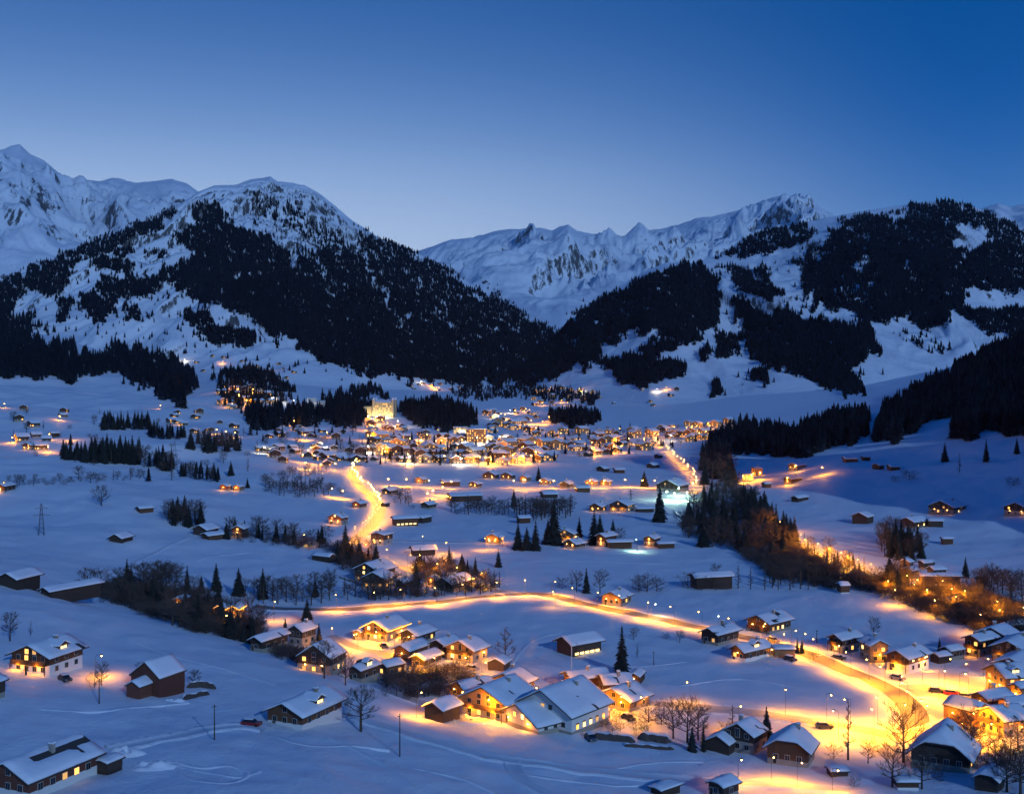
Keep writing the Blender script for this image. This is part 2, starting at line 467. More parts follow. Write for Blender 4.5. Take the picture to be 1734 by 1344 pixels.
# mountains, far ones first
mountain('mountain_far_left',
    [(-400, 560, 5200), (0, 520, 5000), (200, 500, 5200), (600, 500, 5600)],
    [(-400, 300, 7800), (-120, 285, 8000), (-40, 262, 8000), (0, 255, 7900), (18, 248, 7900), (34, 247, 7900), (52, 262, 8000), (75, 274, 8000), (95, 290, 8100), (122, 306, 8300),
     (135, 302, 8600), (165, 306, 8800), (190, 301, 9000), (225, 308, 9000), (262, 308, 9000), (292, 302, 9000), (318, 312, 9000), (345, 330, 9000), (420, 362, 9000), (600, 430, 9000)],
    420, 170, M['peak'], 150, 3.0, power=0.95, shear=0.35, gul=760, top=.22)
mountain('mountain_far',
    [(480, 585, 5600), (800, 570, 5600), (950, 566, 5400), (1200, 560, 5600), (1600, 540, 5800)],
    [(480, 480, 9800), (640, 440, 9800), (720, 421, 9800), (762, 405, 9800), (800, 402, 9800), (836, 392, 9600), (866, 387, 9600), (905, 386, 9700), (935, 391, 9700), (950, 384, 9700), (962, 380, 9700),
     (978, 391, 9800), (1005, 397, 10000), (1030, 394, 10200), (1052, 402, 10200), (1095, 390, 10300), (1130, 385, 10400), (1180, 371, 10400), (1232, 362, 10600), (1268, 352, 10600), (1290, 340, 10600),
     (1312, 333, 10600), (1345, 331, 10600), (1372, 338, 10600), (1400, 358, 10600), (1440, 380, 10600), (1600, 420, 10600)],
    640, 190, M['peak'], 160, 7.3, power=0.9, shear=-0.15, gul=820, top=.16)
mountain('mountain_far_right',
    [(1500, 560, 5800), (2300, 560, 5800)],
    [(1500, 420, 8600), (1600, 376, 8600), (1655, 355, 8600), (1690, 344, 8600), (1712, 350, 8600), (1740, 344, 8600), (1800, 336, 8600), (1900, 352, 8600), (2300, 420, 8600)],
    200, 110, M['peak'], 130, 5.1, gul=800)
mountain('mountain_left',
    [(-600, 640, 2500), (-200, 640, 2600), (0, 655, 2650), (200, 665, 2550), (400, 672, 2450), (600, 676, 2550), (800, 672, 2900), (960, 664, 3200), (1080, 660, 3300)],
    [(-600, 540, 3900), (-200, 520, 3900), (0, 482, 3900), (60, 452, 4000), (120, 428, 4100), (200, 392, 4300), (260, 376, 4450), (300, 352, 4550), (335, 329, 4650), (362, 319, 4700),
     (400, 316, 4800), (425, 306, 4850), (448, 303, 4900), (458, 300, 4900), (470, 309, 4900), (495, 311, 4900), (515, 313, 4900), (545, 331, 4850), (575, 356, 4800), (600, 376, 4750),
     (640, 402, 4700), (700, 425, 4600), (760, 459, 4500), (820, 494, 4400), (880, 529, 4250), (940, 562, 4100), (1000, 600, 3900), (1080, 650, 3700)],
    560, 230, M['hill'], 105, 1.4, power=1.12, shear=-0.75, gul=420, top=.75, spurs=((330, .55, 150, .35, 45), (120, .45, 120, .3, 25)))
mountain('mountain_right',
    [(760, 668, 3000), (950, 684, 2700), (1100, 702, 2350), (1300, 708, 2250), (1500, 695, 2300), (1734, 690, 2400), (2400, 680, 2400)],
    [(760, 668, 3300), (830, 648, 3300), (900, 608, 3400), (950, 562, 3500), (985, 525, 3550), (1040, 493, 3650), (1100, 460, 3750), (1130, 449, 3800), (1180, 447, 3900), (1215, 433, 4050),
     (1260, 404, 4300), (1300, 390, 4400), (1380, 374, 4500), (1430, 364, 4500), (1480, 356, 4550), (1540, 347, 4600), (1580, 341, 4600), (1620, 341, 4600), (1660, 355, 4600), (1700, 374, 4600),
     (1734, 388, 4600), (1850, 430, 4500), (2400, 540, 4400)],
    560, 230, M['hill'], 80, 9.2, power=1.05, shear=0.45, gul=430, spurs=((1120, .62, 90, .28, 55), (1450, .5, 120, .3, 40), (1260, .3, 60, .22, -25)))

def side_hill():
    # the hill beside the viewpoint that keeps the far side of the valley in shade
    n = 60; xs = np.linspace(170, 830, n); ys = np.linspace(60, 900, n); XX, YY = np.meshgrid(xs, ys, indexing='ij')
    Z = 330 * np.exp(-.5 * (((XX - 500) / 95) ** 2 + ((YY - 470) / 130) ** 2)) + 6 * fbm(XX / 60, YY / 60, 4) - 14
    i = np.arange(n - 1)[:, None] * n + np.arange(n - 1)[None, :]
    q = np.stack([i, i + n, i + n + 1, i + 1], -1).reshape(-1, 4)
    o = obj('hill', mesh_np('hill', np.stack([XX, YY, Z], -1).reshape(-1, 3), q, (M['snow'],), None, True, 4)); tag(o, kind='structure')
side_hill()
# ------------------------------------------------------------------ tree shapes
M['needle'] = plain('spruce_needles', (0.013, 0.017, 0.015), 0.9, var=0.45, scale=0.8)
M['bark'] = plain('bark', (0.075, 0.055, 0.042), 0.95, var=0.3, scale=2.0)
M['twig'] = plain('bare_twigs', (0.080, 0.058, 0.048), 0.95, var=0.3, scale=1.0)

def far_needles():
    """needles of the far woods; each tree its own depth of green"""
    m, nt, b = new_mat('forest_needles')
    N, L = nt.nodes, nt.links
    g = N.new('ShaderNodeNewGeometry')
    mr = N.new('ShaderNodeMapRange'); mr.inputs['To Min'].default_value = 0.5; mr.inputs['To Max'].default_value = 1.6
    oi = N.new('ShaderNodeObjectInfo'); L.new(oi.outputs['Random'], mr.inputs[0])
    sc = N.new('ShaderNodeVectorMath'); sc.operation = 'SCALE'; sc.inputs[0].default_value = (0.008, 0.011, 0.017)
    L.new(mr.outputs[0], sc.inputs['Scale'])
    mx = N.new('ShaderNodeMix'); mx.data_type = 'RGBA'; mx.inputs[7].default_value = (0.30, 0.32, 0.35, 1)
    n = N.new('ShaderNodeTexNoise'); n.inputs['Scale'].default_value = 0.35; n.inputs['Detail'].default_value = 3
    L.new(g.outputs['Position'], n.inputs['Vector'])
    sx = N.new('ShaderNodeSeparateXYZ'); L.new(g.outputs['Normal'], sx.inputs[0])
    ml = N.new('ShaderNodeMath'); ml.operation = 'MULTIPLY'; L.new(sx.outputs['Z'], ml.inputs[0]); L.new(n.outputs['Fac'], ml.inputs[1])
    m2 = N.new('ShaderNodeMapRange'); m2.inputs['From Min'].default_value = 0.22; m2.inputs['From Max'].default_value = 0.5; m2.inputs['To Max'].default_value = 0.14
    L.new(ml.outputs[0], m2.inputs[0]); L.new(m2.outputs[0], mx.inputs[0]); L.new(sc.outputs[0], mx.inputs[6])
    L.new(mx.outputs[2], b.inputs['Base Color']); b.inputs['Roughness'].default_value = 0.95
    b.inputs['Specular IOR Level'].default_value = 0.0
    return m
M['forest'] = far_needles()

def tier_tree(tiers, sides, seed, slim=0.17):
    """unit-height spruce outline: stacked ragged skirts"""
    r = random.Random(seed); V, F = [], []
    for k in range(tiers):
        f0 = k / tiers; zb = 0.06 + 0.86 * f0; zt = min(1.0, zb + 1.55 / tiers)
        rad = slim * (1 - f0) ** 0.85 * r.uniform(0.85, 1.15) + 0.012
        n = len(V); V.append((r.uniform(-.01, .01), r.uniform(-.01, .01), zt))
        for i in range(sides * 2):
            t = math.pi * i / sides + k * 0.7
            q = rad * (r.uniform(0.85, 1.2) if i % 2 == 0 else r.uniform(0.45, 0.7))
            V.append((q * math.cos(t), q * math.sin(t), zb - (0.03 if i % 2 == 0 else -0.02) * r.uniform(.5, 1.5)))
        for i in range(sides * 2): F.append((n, n + 1 + i, n + 1 + (i + 1) % (sides * 2)))
    return np.array(V), np.array(F)
def inst(name, P, rot, scl, pick, meshes, label, ct):
    """a wood nobody could count: one object whose trees stand on its points"""
    kinds = bpy.data.collections.new(name + '_kinds')
    for k, me in enumerate(meshes): kinds.objects.link(bpy.data.objects.new('kind_%02d' % k, me))
    me = bpy.data.meshes.new(name); me.vertices.add(len(P)); me.vertices.foreach_set('co', np.asarray(P, np.float32).ravel())
    for an, ty, val, key in (('turn', 'FLOAT', rot, 'value'), ('size', 'FLOAT_VECTOR', scl, 'vector'), ('pick', 'INT', pick, 'value')):
        at_ = me.attributes.new(an, ty, 'POINT'); at_.data.foreach_set(key, np.asarray(val, np.int32 if ty == 'INT' else np.float32).ravel())
    me.update()
    o = obj(name, me); tag(o, label, ct, kind='stuff')
    ng = bpy.data.node_groups.new(name + '_stand', 'GeometryNodeTree')
    ng.interface.new_socket('Geometry', in_out='INPUT', socket_type='NodeSocketGeometry'); ng.interface.new_socket('Geometry', in_out='OUTPUT', socket_type='NodeSocketGeometry')
    N, L = ng.nodes, ng.links
    gi, go = N.new('NodeGroupInput'), N.new('NodeGroupOutput')
    ci = N.new('GeometryNodeCollectionInfo'); ci.inputs['Collection'].default_value = kinds; ci.inputs['Separate Children'].default_value = True; ci.inputs['Reset Children'].default_value = True
    ip = N.new('GeometryNodeInstanceOnPoints'); ip.inputs['Pick Instance'].default_value = True
    def attr(n_, t_):
        a_ = N.new('GeometryNodeInputNamedAttribute'); a_.data_type = t_; a_.inputs['Name'].default_value = n_
        return a_.outputs[0]
    cx = N.new('ShaderNodeCombineXYZ'); L.new(attr('turn', 'FLOAT'), cx.inputs['Z'])
    er = N.new('FunctionNodeEulerToRotation'); L.new(cx.outputs[0], er.inputs[0])
    L.new(gi.outputs[0], ip.inputs['Points']); L.new(ci.outputs[0], ip.inputs['Instance']); L.new(attr('pick', 'INT'), ip.inputs['Instance Index'])
    L.new(er.outputs[0], ip.inputs['Rotation']); L.new(attr('size', 'FLOAT_VECTOR'), ip.inputs['Scale']); L.new(ip.outputs[0], go.inputs[0])
    md = o.modifiers.new('stand', 'NODES'); md.node_group = ng
    return o
FAR_T = [tier_tree(5, 5, s, 0.16 + 0.02 * (s % 3)) for s in range(6)]
MID_T = [tier_tree(9, 6, 20 + s, 0.15 + 0.02 * (s % 3)) for s in range(6)]
FAR_T = [mesh_np('far_spruce', v_, f_, (M['forest'],)) for v_, f_ in FAR_T]
MID_T = [mesh_np('mid_spruce', v_, f_, (M['forest'],)) for v_, f_ in MID_T]

def in_poly(px, py, poly):
    c = np.zeros(len(px), bool); n = len(poly); j = n - 1
    for i in range(n):
        xi, yi = poly[i]; xj, yj = poly[j]
        if yi != yj:
            c ^= ((yi > py) != (yj > py)) & (px < (xj - xi) * (py - yi) / (yj - yi) + xi)
        j = i
    return c
def scatter(poly, dens, rag=6.0, seed=0, skip=()):
    """points over an outline, its edge frayed"""
    rg = np.random.default_rng(100 + seed)
    xs = [p[0] for p in poly]; ys = [p[1] for p in poly]
    x0, x1, y0, y1 = min(xs) - rag, max(xs) + rag, min(ys) - rag, max(ys) + rag
    n = int((x1 - x0) * (y1 - y0) * dens * 2.1)
    px = rg.uniform(x0, x1, n); py = rg.uniform(y0, y1, n)
    jit = rag * np.abs(rg.normal(0, .45, n)); qx = px + rag * 1.8 * fbm(px / 26 + seed, py / 26, 4) + jit * rg.choice([-1, 1], n); qy = py + rag * 1.4 * fbm(px / 26, py / 26 + 7 + seed, 4) + .6 * jit * rg.choice([-1, 1], n)
    ok = in_poly(qx, qy, poly)
    for s in skip: ok &= ~in_poly(qx, qy, s)
    return px[ok], py[ok]
def forest(label, px, py, h0, h1, templ, seed, sheets=None, gaps=0.0):
    rg = np.random.default_rng(500 + seed)
    if gaps:
        q = fbm((px + .9 * py) / 40 + seed, (py - .5 * px) / 9, 4); keep = (q < .46) | (rg.random(len(px)) < .12); px, py = px[keep], py[keep]
    x, y, z = hit(px, py, sheets)
    ok = np.isfinite(y); x, y, z = x[ok], y[ok], z[ok]
    n = len(x)
    h = rg.uniform(h0, h1, n) * np.where(rg.random(n) < 0.15, 1.2, 1.0) * np.where(rg.random(n) < 0.28, rg.uniform(.4, .8, n), 1.0)
    wid = h * rg.uniform(0.95, 1.55, n); rot = rg.uniform(0, 6.283, n); pick = rg.integers(0, len(templ), n)
    if not n: return
    inst('conifer_forest', np.stack([x, y, z - .04 * h], -1), rot, np.stack([wid, wid, h], -1), pick, templ, label, 'forest')
    return n

def cat(parts):
    return np.concatenate([p[0] for p in parts]), np.concatenate([p[1] for p in parts])

STREAKS = [[(596, 424), (612, 424), (648, 470), (668, 520), (684, 548), (676, 552), (654, 520), (630, 474)],
           [(498, 402), (508, 402), (545, 448), (566, 486), (578, 506), (570, 506), (552, 482), (530, 450)],
           [(470, 372), (478, 372), (520, 412), (540, 440), (532, 442), (508, 414)],
           [(740, 500), (752, 503), (764, 535), (770, 560), (762, 556), (748, 528)]]
LM1 = [(304, 405), (326, 374), (350, 342), (378, 355), (396, 385), (436, 398), (468, 421), (500, 452), (512, 432), (500, 398), (552, 436), (600, 424), (640, 410), (655, 406), (700, 424), (760, 458),
       (820, 492), (880, 527), (938, 562), (934, 612), (870, 642), (803, 652), (652, 637), (552, 612), (492, 577), (436, 547), (380, 521), (321, 497), (298, 474), (325, 432)]
px, py = cat([scatter(LM1, 0.17, 10, 1, STREAKS),
    scatter([(420, 330), (470, 340), (520, 360), (600, 420), (560, 445), (500, 400), (440, 380)], 0.035, 8, 2),
    scatter([(600, 385), (660, 402), (700, 420), (660, 420), (610, 420)], 0.05, 6, 3),
    scatter([(-60, 505), (0, 474), (110, 430), (200, 392), (292, 352), (300, 362), (212, 412), (128, 448), (112, 470), (66, 476), (22, 520), (0, 560), (-60, 560)], 0.12, 6, 4)])
forest('dense dark spruce forest covering the steep flank of the pointed snowy mountain', px, py, 12, 21, FAR_T, 1, gaps=1)
patches = [[(158, 440), (195, 436), (228, 452), (222, 466), (185, 462), (160, 458)], [(160, 476), (205, 472), (246, 478), (240, 502), (196, 508), (170, 494)],
    [(136, 505), (160, 498), (192, 512), (186, 536), (160, 548), (140, 524)], [(60, 474), (108, 470), (110, 490), (86, 504), (62, 500)], [(84, 540), (112, 508), (126, 506), (118, 530), (96, 552)],
    [(230, 378), (262, 374), (276, 388), (262, 398), (232, 394)], [(210, 520), (234, 518), (232, 544), (212, 542)], [(184, 422), (222, 422), (222, 432), (184, 432)], [(246, 424), (286, 424), (284, 434), (246, 434)],
    [(318, 530), (346, 522), (362, 548), (344, 556), (322, 552)], [(324, 558), (360, 556), (432, 566), (434, 580), (400, 588), (352, 578)], [(228, 480), (268, 470), (270, 490), (246, 506), (230, 500)],
    [(270, 456), (312, 454), (318, 492), (290, 492)], [(452, 536), (500, 560), (480, 575), (440, 552)]]
parts = [scatter(p, 0.13, 7, 20 + i) for i, p in enumerate(patches)]
parts.append(scatter([(60, 470), (320, 400), (420, 560), (600, 650), (300, 620), (120, 580)], 0.0016, 0, 60))
px, py = cat(parts)
forest('clumps of dark spruces dotted over the open snowy meadows of the pointed mountain', px, py, 11, 19, FAR_T, 2)

px, py = cat([scatter([(-80, 520), (0, 524), (30, 532), (70, 558), (118, 588), (148, 610), (166, 602), (212, 586), (262, 606), (298, 614), (332, 644), (328, 664), (300, 684), (256, 658), (214, 640), (150, 632), (120, 644), (60, 636), (0, 630), (-80, 636)],
                     0.085, 9, 70, [[(40, 556), (66, 556), (104, 580), (98, 588), (60, 576)]])])
forest('near-black spruce wood along the foot of the slope behind the rolling fields', px, py, 15, 23, MID_T, 3)

RM = [([(1217, 466), (1212, 540), (1180, 575), (1130, 596), (1085, 610), (1095, 592), (1140, 566), (1060, 566), (1030, 582), (1010, 612), (930, 645), (872, 655), (900, 610), (940, 566), (989, 525), (1060, 488), (1135, 450), (1180, 449)], 0.17),
    ([(1014, 614), (1060, 604), (1110, 607), (1160, 620), (1163, 634), (1085, 655), (1050, 646)], 0.17),
    ([(1220, 434), (1280, 398), (1345, 380), (1382, 388), (1378, 405), (1315, 425), (1255, 437)], 0.16),
    ([(1406, 390), (1466, 368), (1530, 372), (1556, 346), (1606, 344), (1660, 358), (1734, 390), (1850, 430), (1850, 520), (1734, 495), (1616, 484), (1637, 510), (1610, 530), (1591, 562), (1561, 561), (1541, 541), (1466, 547), (1441, 527), (1381, 521), (1371, 496), (1346, 446), (1396, 420)], 0.16),
    ([(1255, 542), (1240, 509), (1295, 531), (1416, 551), (1466, 551), (1486, 601), (1456, 607), (1441, 627), (1466, 661), (1426, 671), (1371, 641), (1265, 601)], 0.17),
    ([(1245, 492), (1250, 470), (1290, 456), (1325, 500), (1310, 509), (1280, 500)], 0.16), ([(1234, 460), (1250, 452), (1272, 470), (1262, 482), (1238, 476)], 0.10),
    ([(1210, 575), (1226, 560), (1250, 575), (1250, 603), (1214, 606)], 0.14), ([(1186, 598), (1196, 586), (1206, 606), (1190, 613)], 0.14), ([(1275, 632), (1290, 622), (1306, 640), (1300, 650), (1276, 648)], 0.14),
    ([(1200, 650), (1214, 646), (1226, 668), (1204, 672)], 0.15), ([(1420, 372), (1536, 352), (1540, 360), (1430, 384)], 0.06),
    ([(1600, 506), (1660, 530), (1734, 524), (1850, 540), (1850, 580), (1734, 570), (1660, 562)], 0.12), ([(1490, 560), (1560, 566), (1610, 600), (1560, 600)], 0.012)]
skip_r = [[(1620, 387), (1655, 379), (1690, 396), (1682, 412), (1640, 432), (1606, 432)], [(1436, 445), (1466, 440), (1474, 454), (1440, 458)], [(1534, 470), (1556, 476), (1550, 486), (1532, 482)],
          [(1534, 442), (1550, 448), (1546, 456), (1532, 452)], [(1386, 502), (1440, 486), (1490, 496), (1480, 508), (1400, 514)]]
parts = [scatter(p, d, 8 if len(p) > 8 else 5, 80 + i, skip_r) for i, (p, d) in enumerate(RM)]
parts.append(scatter([(1386, 502), (1440, 486), (1490, 496), (1480, 508), (1400, 514)], 0.06, 2, 99))
parts.append(scatter([(1200, 440), (1400, 400), (1500, 640), (1250, 660)], 0.0016, 0, 98))
px, py = cat(parts)
forest('dark spruce forest and clearings on the broad ski mountain', px, py, 12, 21, FAR_T, 4, gaps=1)

px, py = cat([scatter([(2300, 470), (1860, 540), (1734, 575), (1650, 612), (1580, 652), (1520, 690), (1492, 706), (1484, 748), (1520, 745), (1560, 722), (1625, 694), (1616, 742), (1640, 745), (1662, 725), (1734, 740), (1900, 720), (2300, 700)], 0.085, 6, 110),
    scatter([(1200, 770), (1216, 745), (1240, 728), (1300, 730), (1340, 738), (1400, 712), (1466, 706), (1474, 734), (1440, 752), (1350, 770), (1290, 768)], 0.08, 6, 111)])
forest('black spruce wood on the shaded hillside above the side valley', px, py, 14, 22, MID_T, 5)

px, py = cat([scatter([(364, 648), (376, 630), (420, 624), (474, 640), (500, 672), (482, 668), (440, 646), (395, 644)], 0.075, 6, 120),
    scatter([(410, 702), (440, 684), (500, 690), (560, 692), (604, 702), (600, 724), (520, 716), (450, 730), (430, 722)], 0.055, 8, 121),
    scatter([(364, 650), (440, 648), (498, 676), (440, 690), (380, 690)], 0.03, 3, 126),
    scatter([(545, 668), (600, 672), (634, 684), (636, 702), (600, 716), (550, 702)], 0.06, 8, 122), scatter([(590, 652), (640, 660), (660, 674), (600, 672)], 0.08, 4, 127),
    scatter([(668, 694), (702, 680), (745, 676), (785, 690), (808, 710), (804, 724), (760, 730), (700, 718)], 0.085, 6, 123),
    scatter([(926, 700), (1004, 696), (1014, 716), (975, 724), (930, 714)], 0.09, 5, 124),
    scatter([(760, 660), (900, 655), (1020, 668), (1005, 684), (900, 676), (780, 676)], 0.05, 4, 125),
    scatter([(160, 716), (250, 712), (252, 724), (172, 726)], 0.0, 2, 128)])
forest('dark spruce groves on the knolls around the lit village', px, py, 12, 19, MID_T, 6)
# ------------------------------------------------------------------ building materials
def boards(name, col, scale):
    m, nt, b = new_mat(name); N, L = nt.nodes, nt.links
    t = N.new('ShaderNodeTexCoord'); oi = N.new('ShaderNodeObjectInfo')
    wv = N.new('ShaderNodeTexWave'); wv.bands_direction = 'Z'; wv.inputs['Scale'].default_value = scale; wv.inputs['Distortion'].default_value = 0.6
    L.new(t.outputs['Object'], wv.inputs['Vector'])
    n = N.new('ShaderNodeTexNoise'); n.inputs['Scale'].default_value = 1.3; n.inputs['Detail'].default_value = 5
    L.new(t.outputs['Object'], n.inputs['Vector'])
    a = N.new('ShaderNodeMath'); a.operation = 'MULTIPLY_ADD'; a.inputs[1].default_value = 0.35
    L.new(wv.outputs['Fac'], a.inputs[0]); L.new(n.outputs['Fac'], a.inputs[2])
    a2 = N.new('ShaderNodeMath'); a2.operation = 'ADD'; L.new(a.outputs[0], a2.inputs[0]); L.new(oi.outputs['Random'], a2.inputs[1])
    mr = N.new('ShaderNodeMapRange'); mr.inputs['From Min'].default_value = 0.4; mr.inputs['From Max'].default_value = 1.9; mr.inputs['To Min'].default_value = 0.6; mr.inputs['To Max'].default_value = 1.45
    L.new(a2.outputs[0], mr.inputs[0])
    s = N.new('ShaderNodeVectorMath'); s.operation = 'SCALE'; s.inputs[0].default_value = col
    L.new(mr.outputs[0], s.inputs['Scale']); L.new(s.outputs[0], b.inputs['Base Color'])
    b.inputs['Roughness'].default_value = 0.85
    bp = N.new('ShaderNodeBump'); bp.inputs['Strength'].default_value = 0.5; bp.inputs['Distance'].default_value = 0.06
    L.new(wv.outputs['Fac'], bp.inputs['Height']); L.new(bp.outputs[0], b.inputs['Normal'])
    return m
M['wood'] = boards('larch_boards_brown', (0.115, 0.052, 0.025), 3.2)
M['wood_dark'] = boards('weathered_boards_dark', (0.055, 0.035, 0.025), 3.2)
M['wood_red'] = boards('red_brown_boards', (0.15, 0.05, 0.03), 2.6)
M['wood_gold'] = boards('pale_larch_boards', (0.34, 0.19, 0.085), 3.2)  # brighter copy of the boards, lamplight on the wood put into the colour
M['plaster'] = plain('lime_plaster', (0.32, 0.28, 0.23), 0.9, var=0.14, scale=0.8, bump=0.2)
M['white'] = plain('white_render', (0.72, 0.70, 0.66), 0.85, var=0.08, scale=0.7)
M['concrete'] = plain('grey_concrete', (0.30, 0.29, 0.28), 0.9, var=0.2, scale=0.9)
M['roof'] = plain('roof_shingle_dark', (0.045, 0.038, 0.034), 0.9, var=0.3, scale=2.0, bump=0.4)
M['roofsnow'] = snow_mat('roof_snow', 0.5, 2.3, 0.5, dist=0.25)
M['frame'] = plain('window_frame', (0.45, 0.40, 0.33), 0.7)
M['glass'] = plain('dark_glass', (0.015, 0.02, 0.03), 0.08)
M['lit'] = glow('lit_window_warm', (1.0, 0.46, 0.09), 2.6)
M['lit2'] = glow('lit_window_pale', (1.0, 0.66, 0.22), 3.4)
M['lit3'] = glow('lit_window_dim', (1.0, 0.50, 0.14), 0.9)
M['led'] = glow('eave_light_strip', (1.0, 0.42, 0.07), 5.0)
M['bulb'] = glow('sodium_bulb', (1.0, 0.52, 0.11), 45.0)
M['bulbw'] = glow('white_bulb', (1.0, 0.95, 0.85), 70.0)
M['bulbg'] = glow('green_white_bulb', (0.70, 1.0, 0.72), 60.0)
M['metal'] = plain('dark_steel', (0.05, 0.05, 0.055), 0.6, 0.4)
M['stone'] = plain('field_stone', (0.26, 0.25, 0.23), 0.95, var=0.3, scale=1.2, bump=0.5)

SODIUM = (1.0, 0.345, 0.006)
LAMP_GAIN = 0.62
def spot(name, parent, loc, watts, col=SODIUM, rad=0.2, cone=170):
    d = bpy.data.lights.new(name, 'SPOT'); d.energy = watts * LAMP_GAIN; d.color = col; d.shadow_soft_size = rad
    d.spot_size = R(cone); d.spot_blend = 1.0
    o = bpy.data.objects.new(name, d); COL.objects.link(o)
    if parent is not None: o.parent = parent
    o.location = loc
    return o
def point(name, parent, loc, watts, col=SODIUM, rad=0.25):
    d = bpy.data.lights.new(name, 'POINT'); d.energy = watts * LAMP_GAIN; d.color = col; d.shadow_soft_size = rad
    o = bpy.data.objects.new(name, d); COL.objects.link(o)
    if parent is not None: o.parent = parent
    o.location = loc
    return o

# ------------------------------------------------------------------ buildings
def window_mesh(name, w, h, pane):
    b = MB()
    b.box(-w / 2, w / 2, -0.05, 0.03, 0, h, 0)
    b.box(-w / 2 + .09, -0.03, -0.075, -0.045, .09, h - .09, 1)
    b.box(0.03, w / 2 - .09, -0.075, -0.045, .09, h - .09, 1)
    return b.mesh(name, (M['frame'], pane))
WIN = {k: window_mesh('window', 1.15, 1.25, M[m]) for k, m in (('dark', 'glass'), ('lit', 'lit'), ('lit2', 'lit2'), ('lit3', 'lit3'))}
def lamp_mesh():
    b = MB(); b.box(-.06, .06, -.22, 0.0, -.02, .05, 0); b.ball((0, -.22, -.14), .13, 1, 8, 5)
    return b.mesh('wall_lamp', (M['metal'], M['bulb']))
LAMPM = lamp_mesh()

def shell(name, xs, ys, zb, zt, mats, smooth=False):
    nx, ny = len(xs), len(ys); V, F = [], []
    for f in (zt, zb):
        for y in ys:
            for x in xs: V.append((x, y, f(x, y)))
    n = nx * ny
    for j in range(ny - 1):
        for i in range(nx - 1):
            a = j * nx + i
            F.append((a, a + 1, a + nx + 1, a + nx)); F.append((n + a, n + a + nx, n + a + nx + 1, n + a + 1))
    for i in range(nx - 1):
        a = i; F.append((a, n + a, n + a + 1, a + 1)); a = (ny - 1) * nx + i; F.append((a, a + 1, n + a + 1, n + a))
    for j in range(ny - 1):
        a = j * nx; F.append((a, a + nx, n + a + nx, n + a)); a = j * nx + nx - 1; F.append((a, n + a, n + a + nx, a + nx))
    return mesh_from(name, V, F, mats, None, smooth)

def footprint(ul, uc, ur, v, th):
    """corner on the ground and the two visible walls -> centre, width (gable), length, turn"""
    c = at(uc, v); t = R(th) + math.atan((uc - U0) / FPX); kl, kr = (ul - U0) / FPX, (ur - U0) / FPX
    if th >= 0:
        w = (c.x - kl * c.y) / max(0.08, math.cos(t) + kl * math.sin(t))
        l = (kr * c.y - c.x) / max(0.08, math.sin(t) - kr * math.cos(t))
    else:
        w = (kr * c.y - c.x) / max(0.08, math.cos(t) + kr * math.sin(t))
        l = (c.x - kl * c.y) / max(0.08, -math.sin(t) + kl * math.cos(t))
    w = min(max(w, 3.0), 17.0); l = min(max(l, 3.6), 26.0)
    if l < 0.75 * w: l = 0.9 * w
    sx = 0.5 * w if th >= 0 else -0.5 * w
    f = -t
    ox, oy = sx * math.cos(f) + 0.5 * l * math.sin(f), sx * math.sin(f) - 0.5 * l * math.cos(f)
    return Vector((c.x - ox, c.y - oy, c.z)), w, l, f

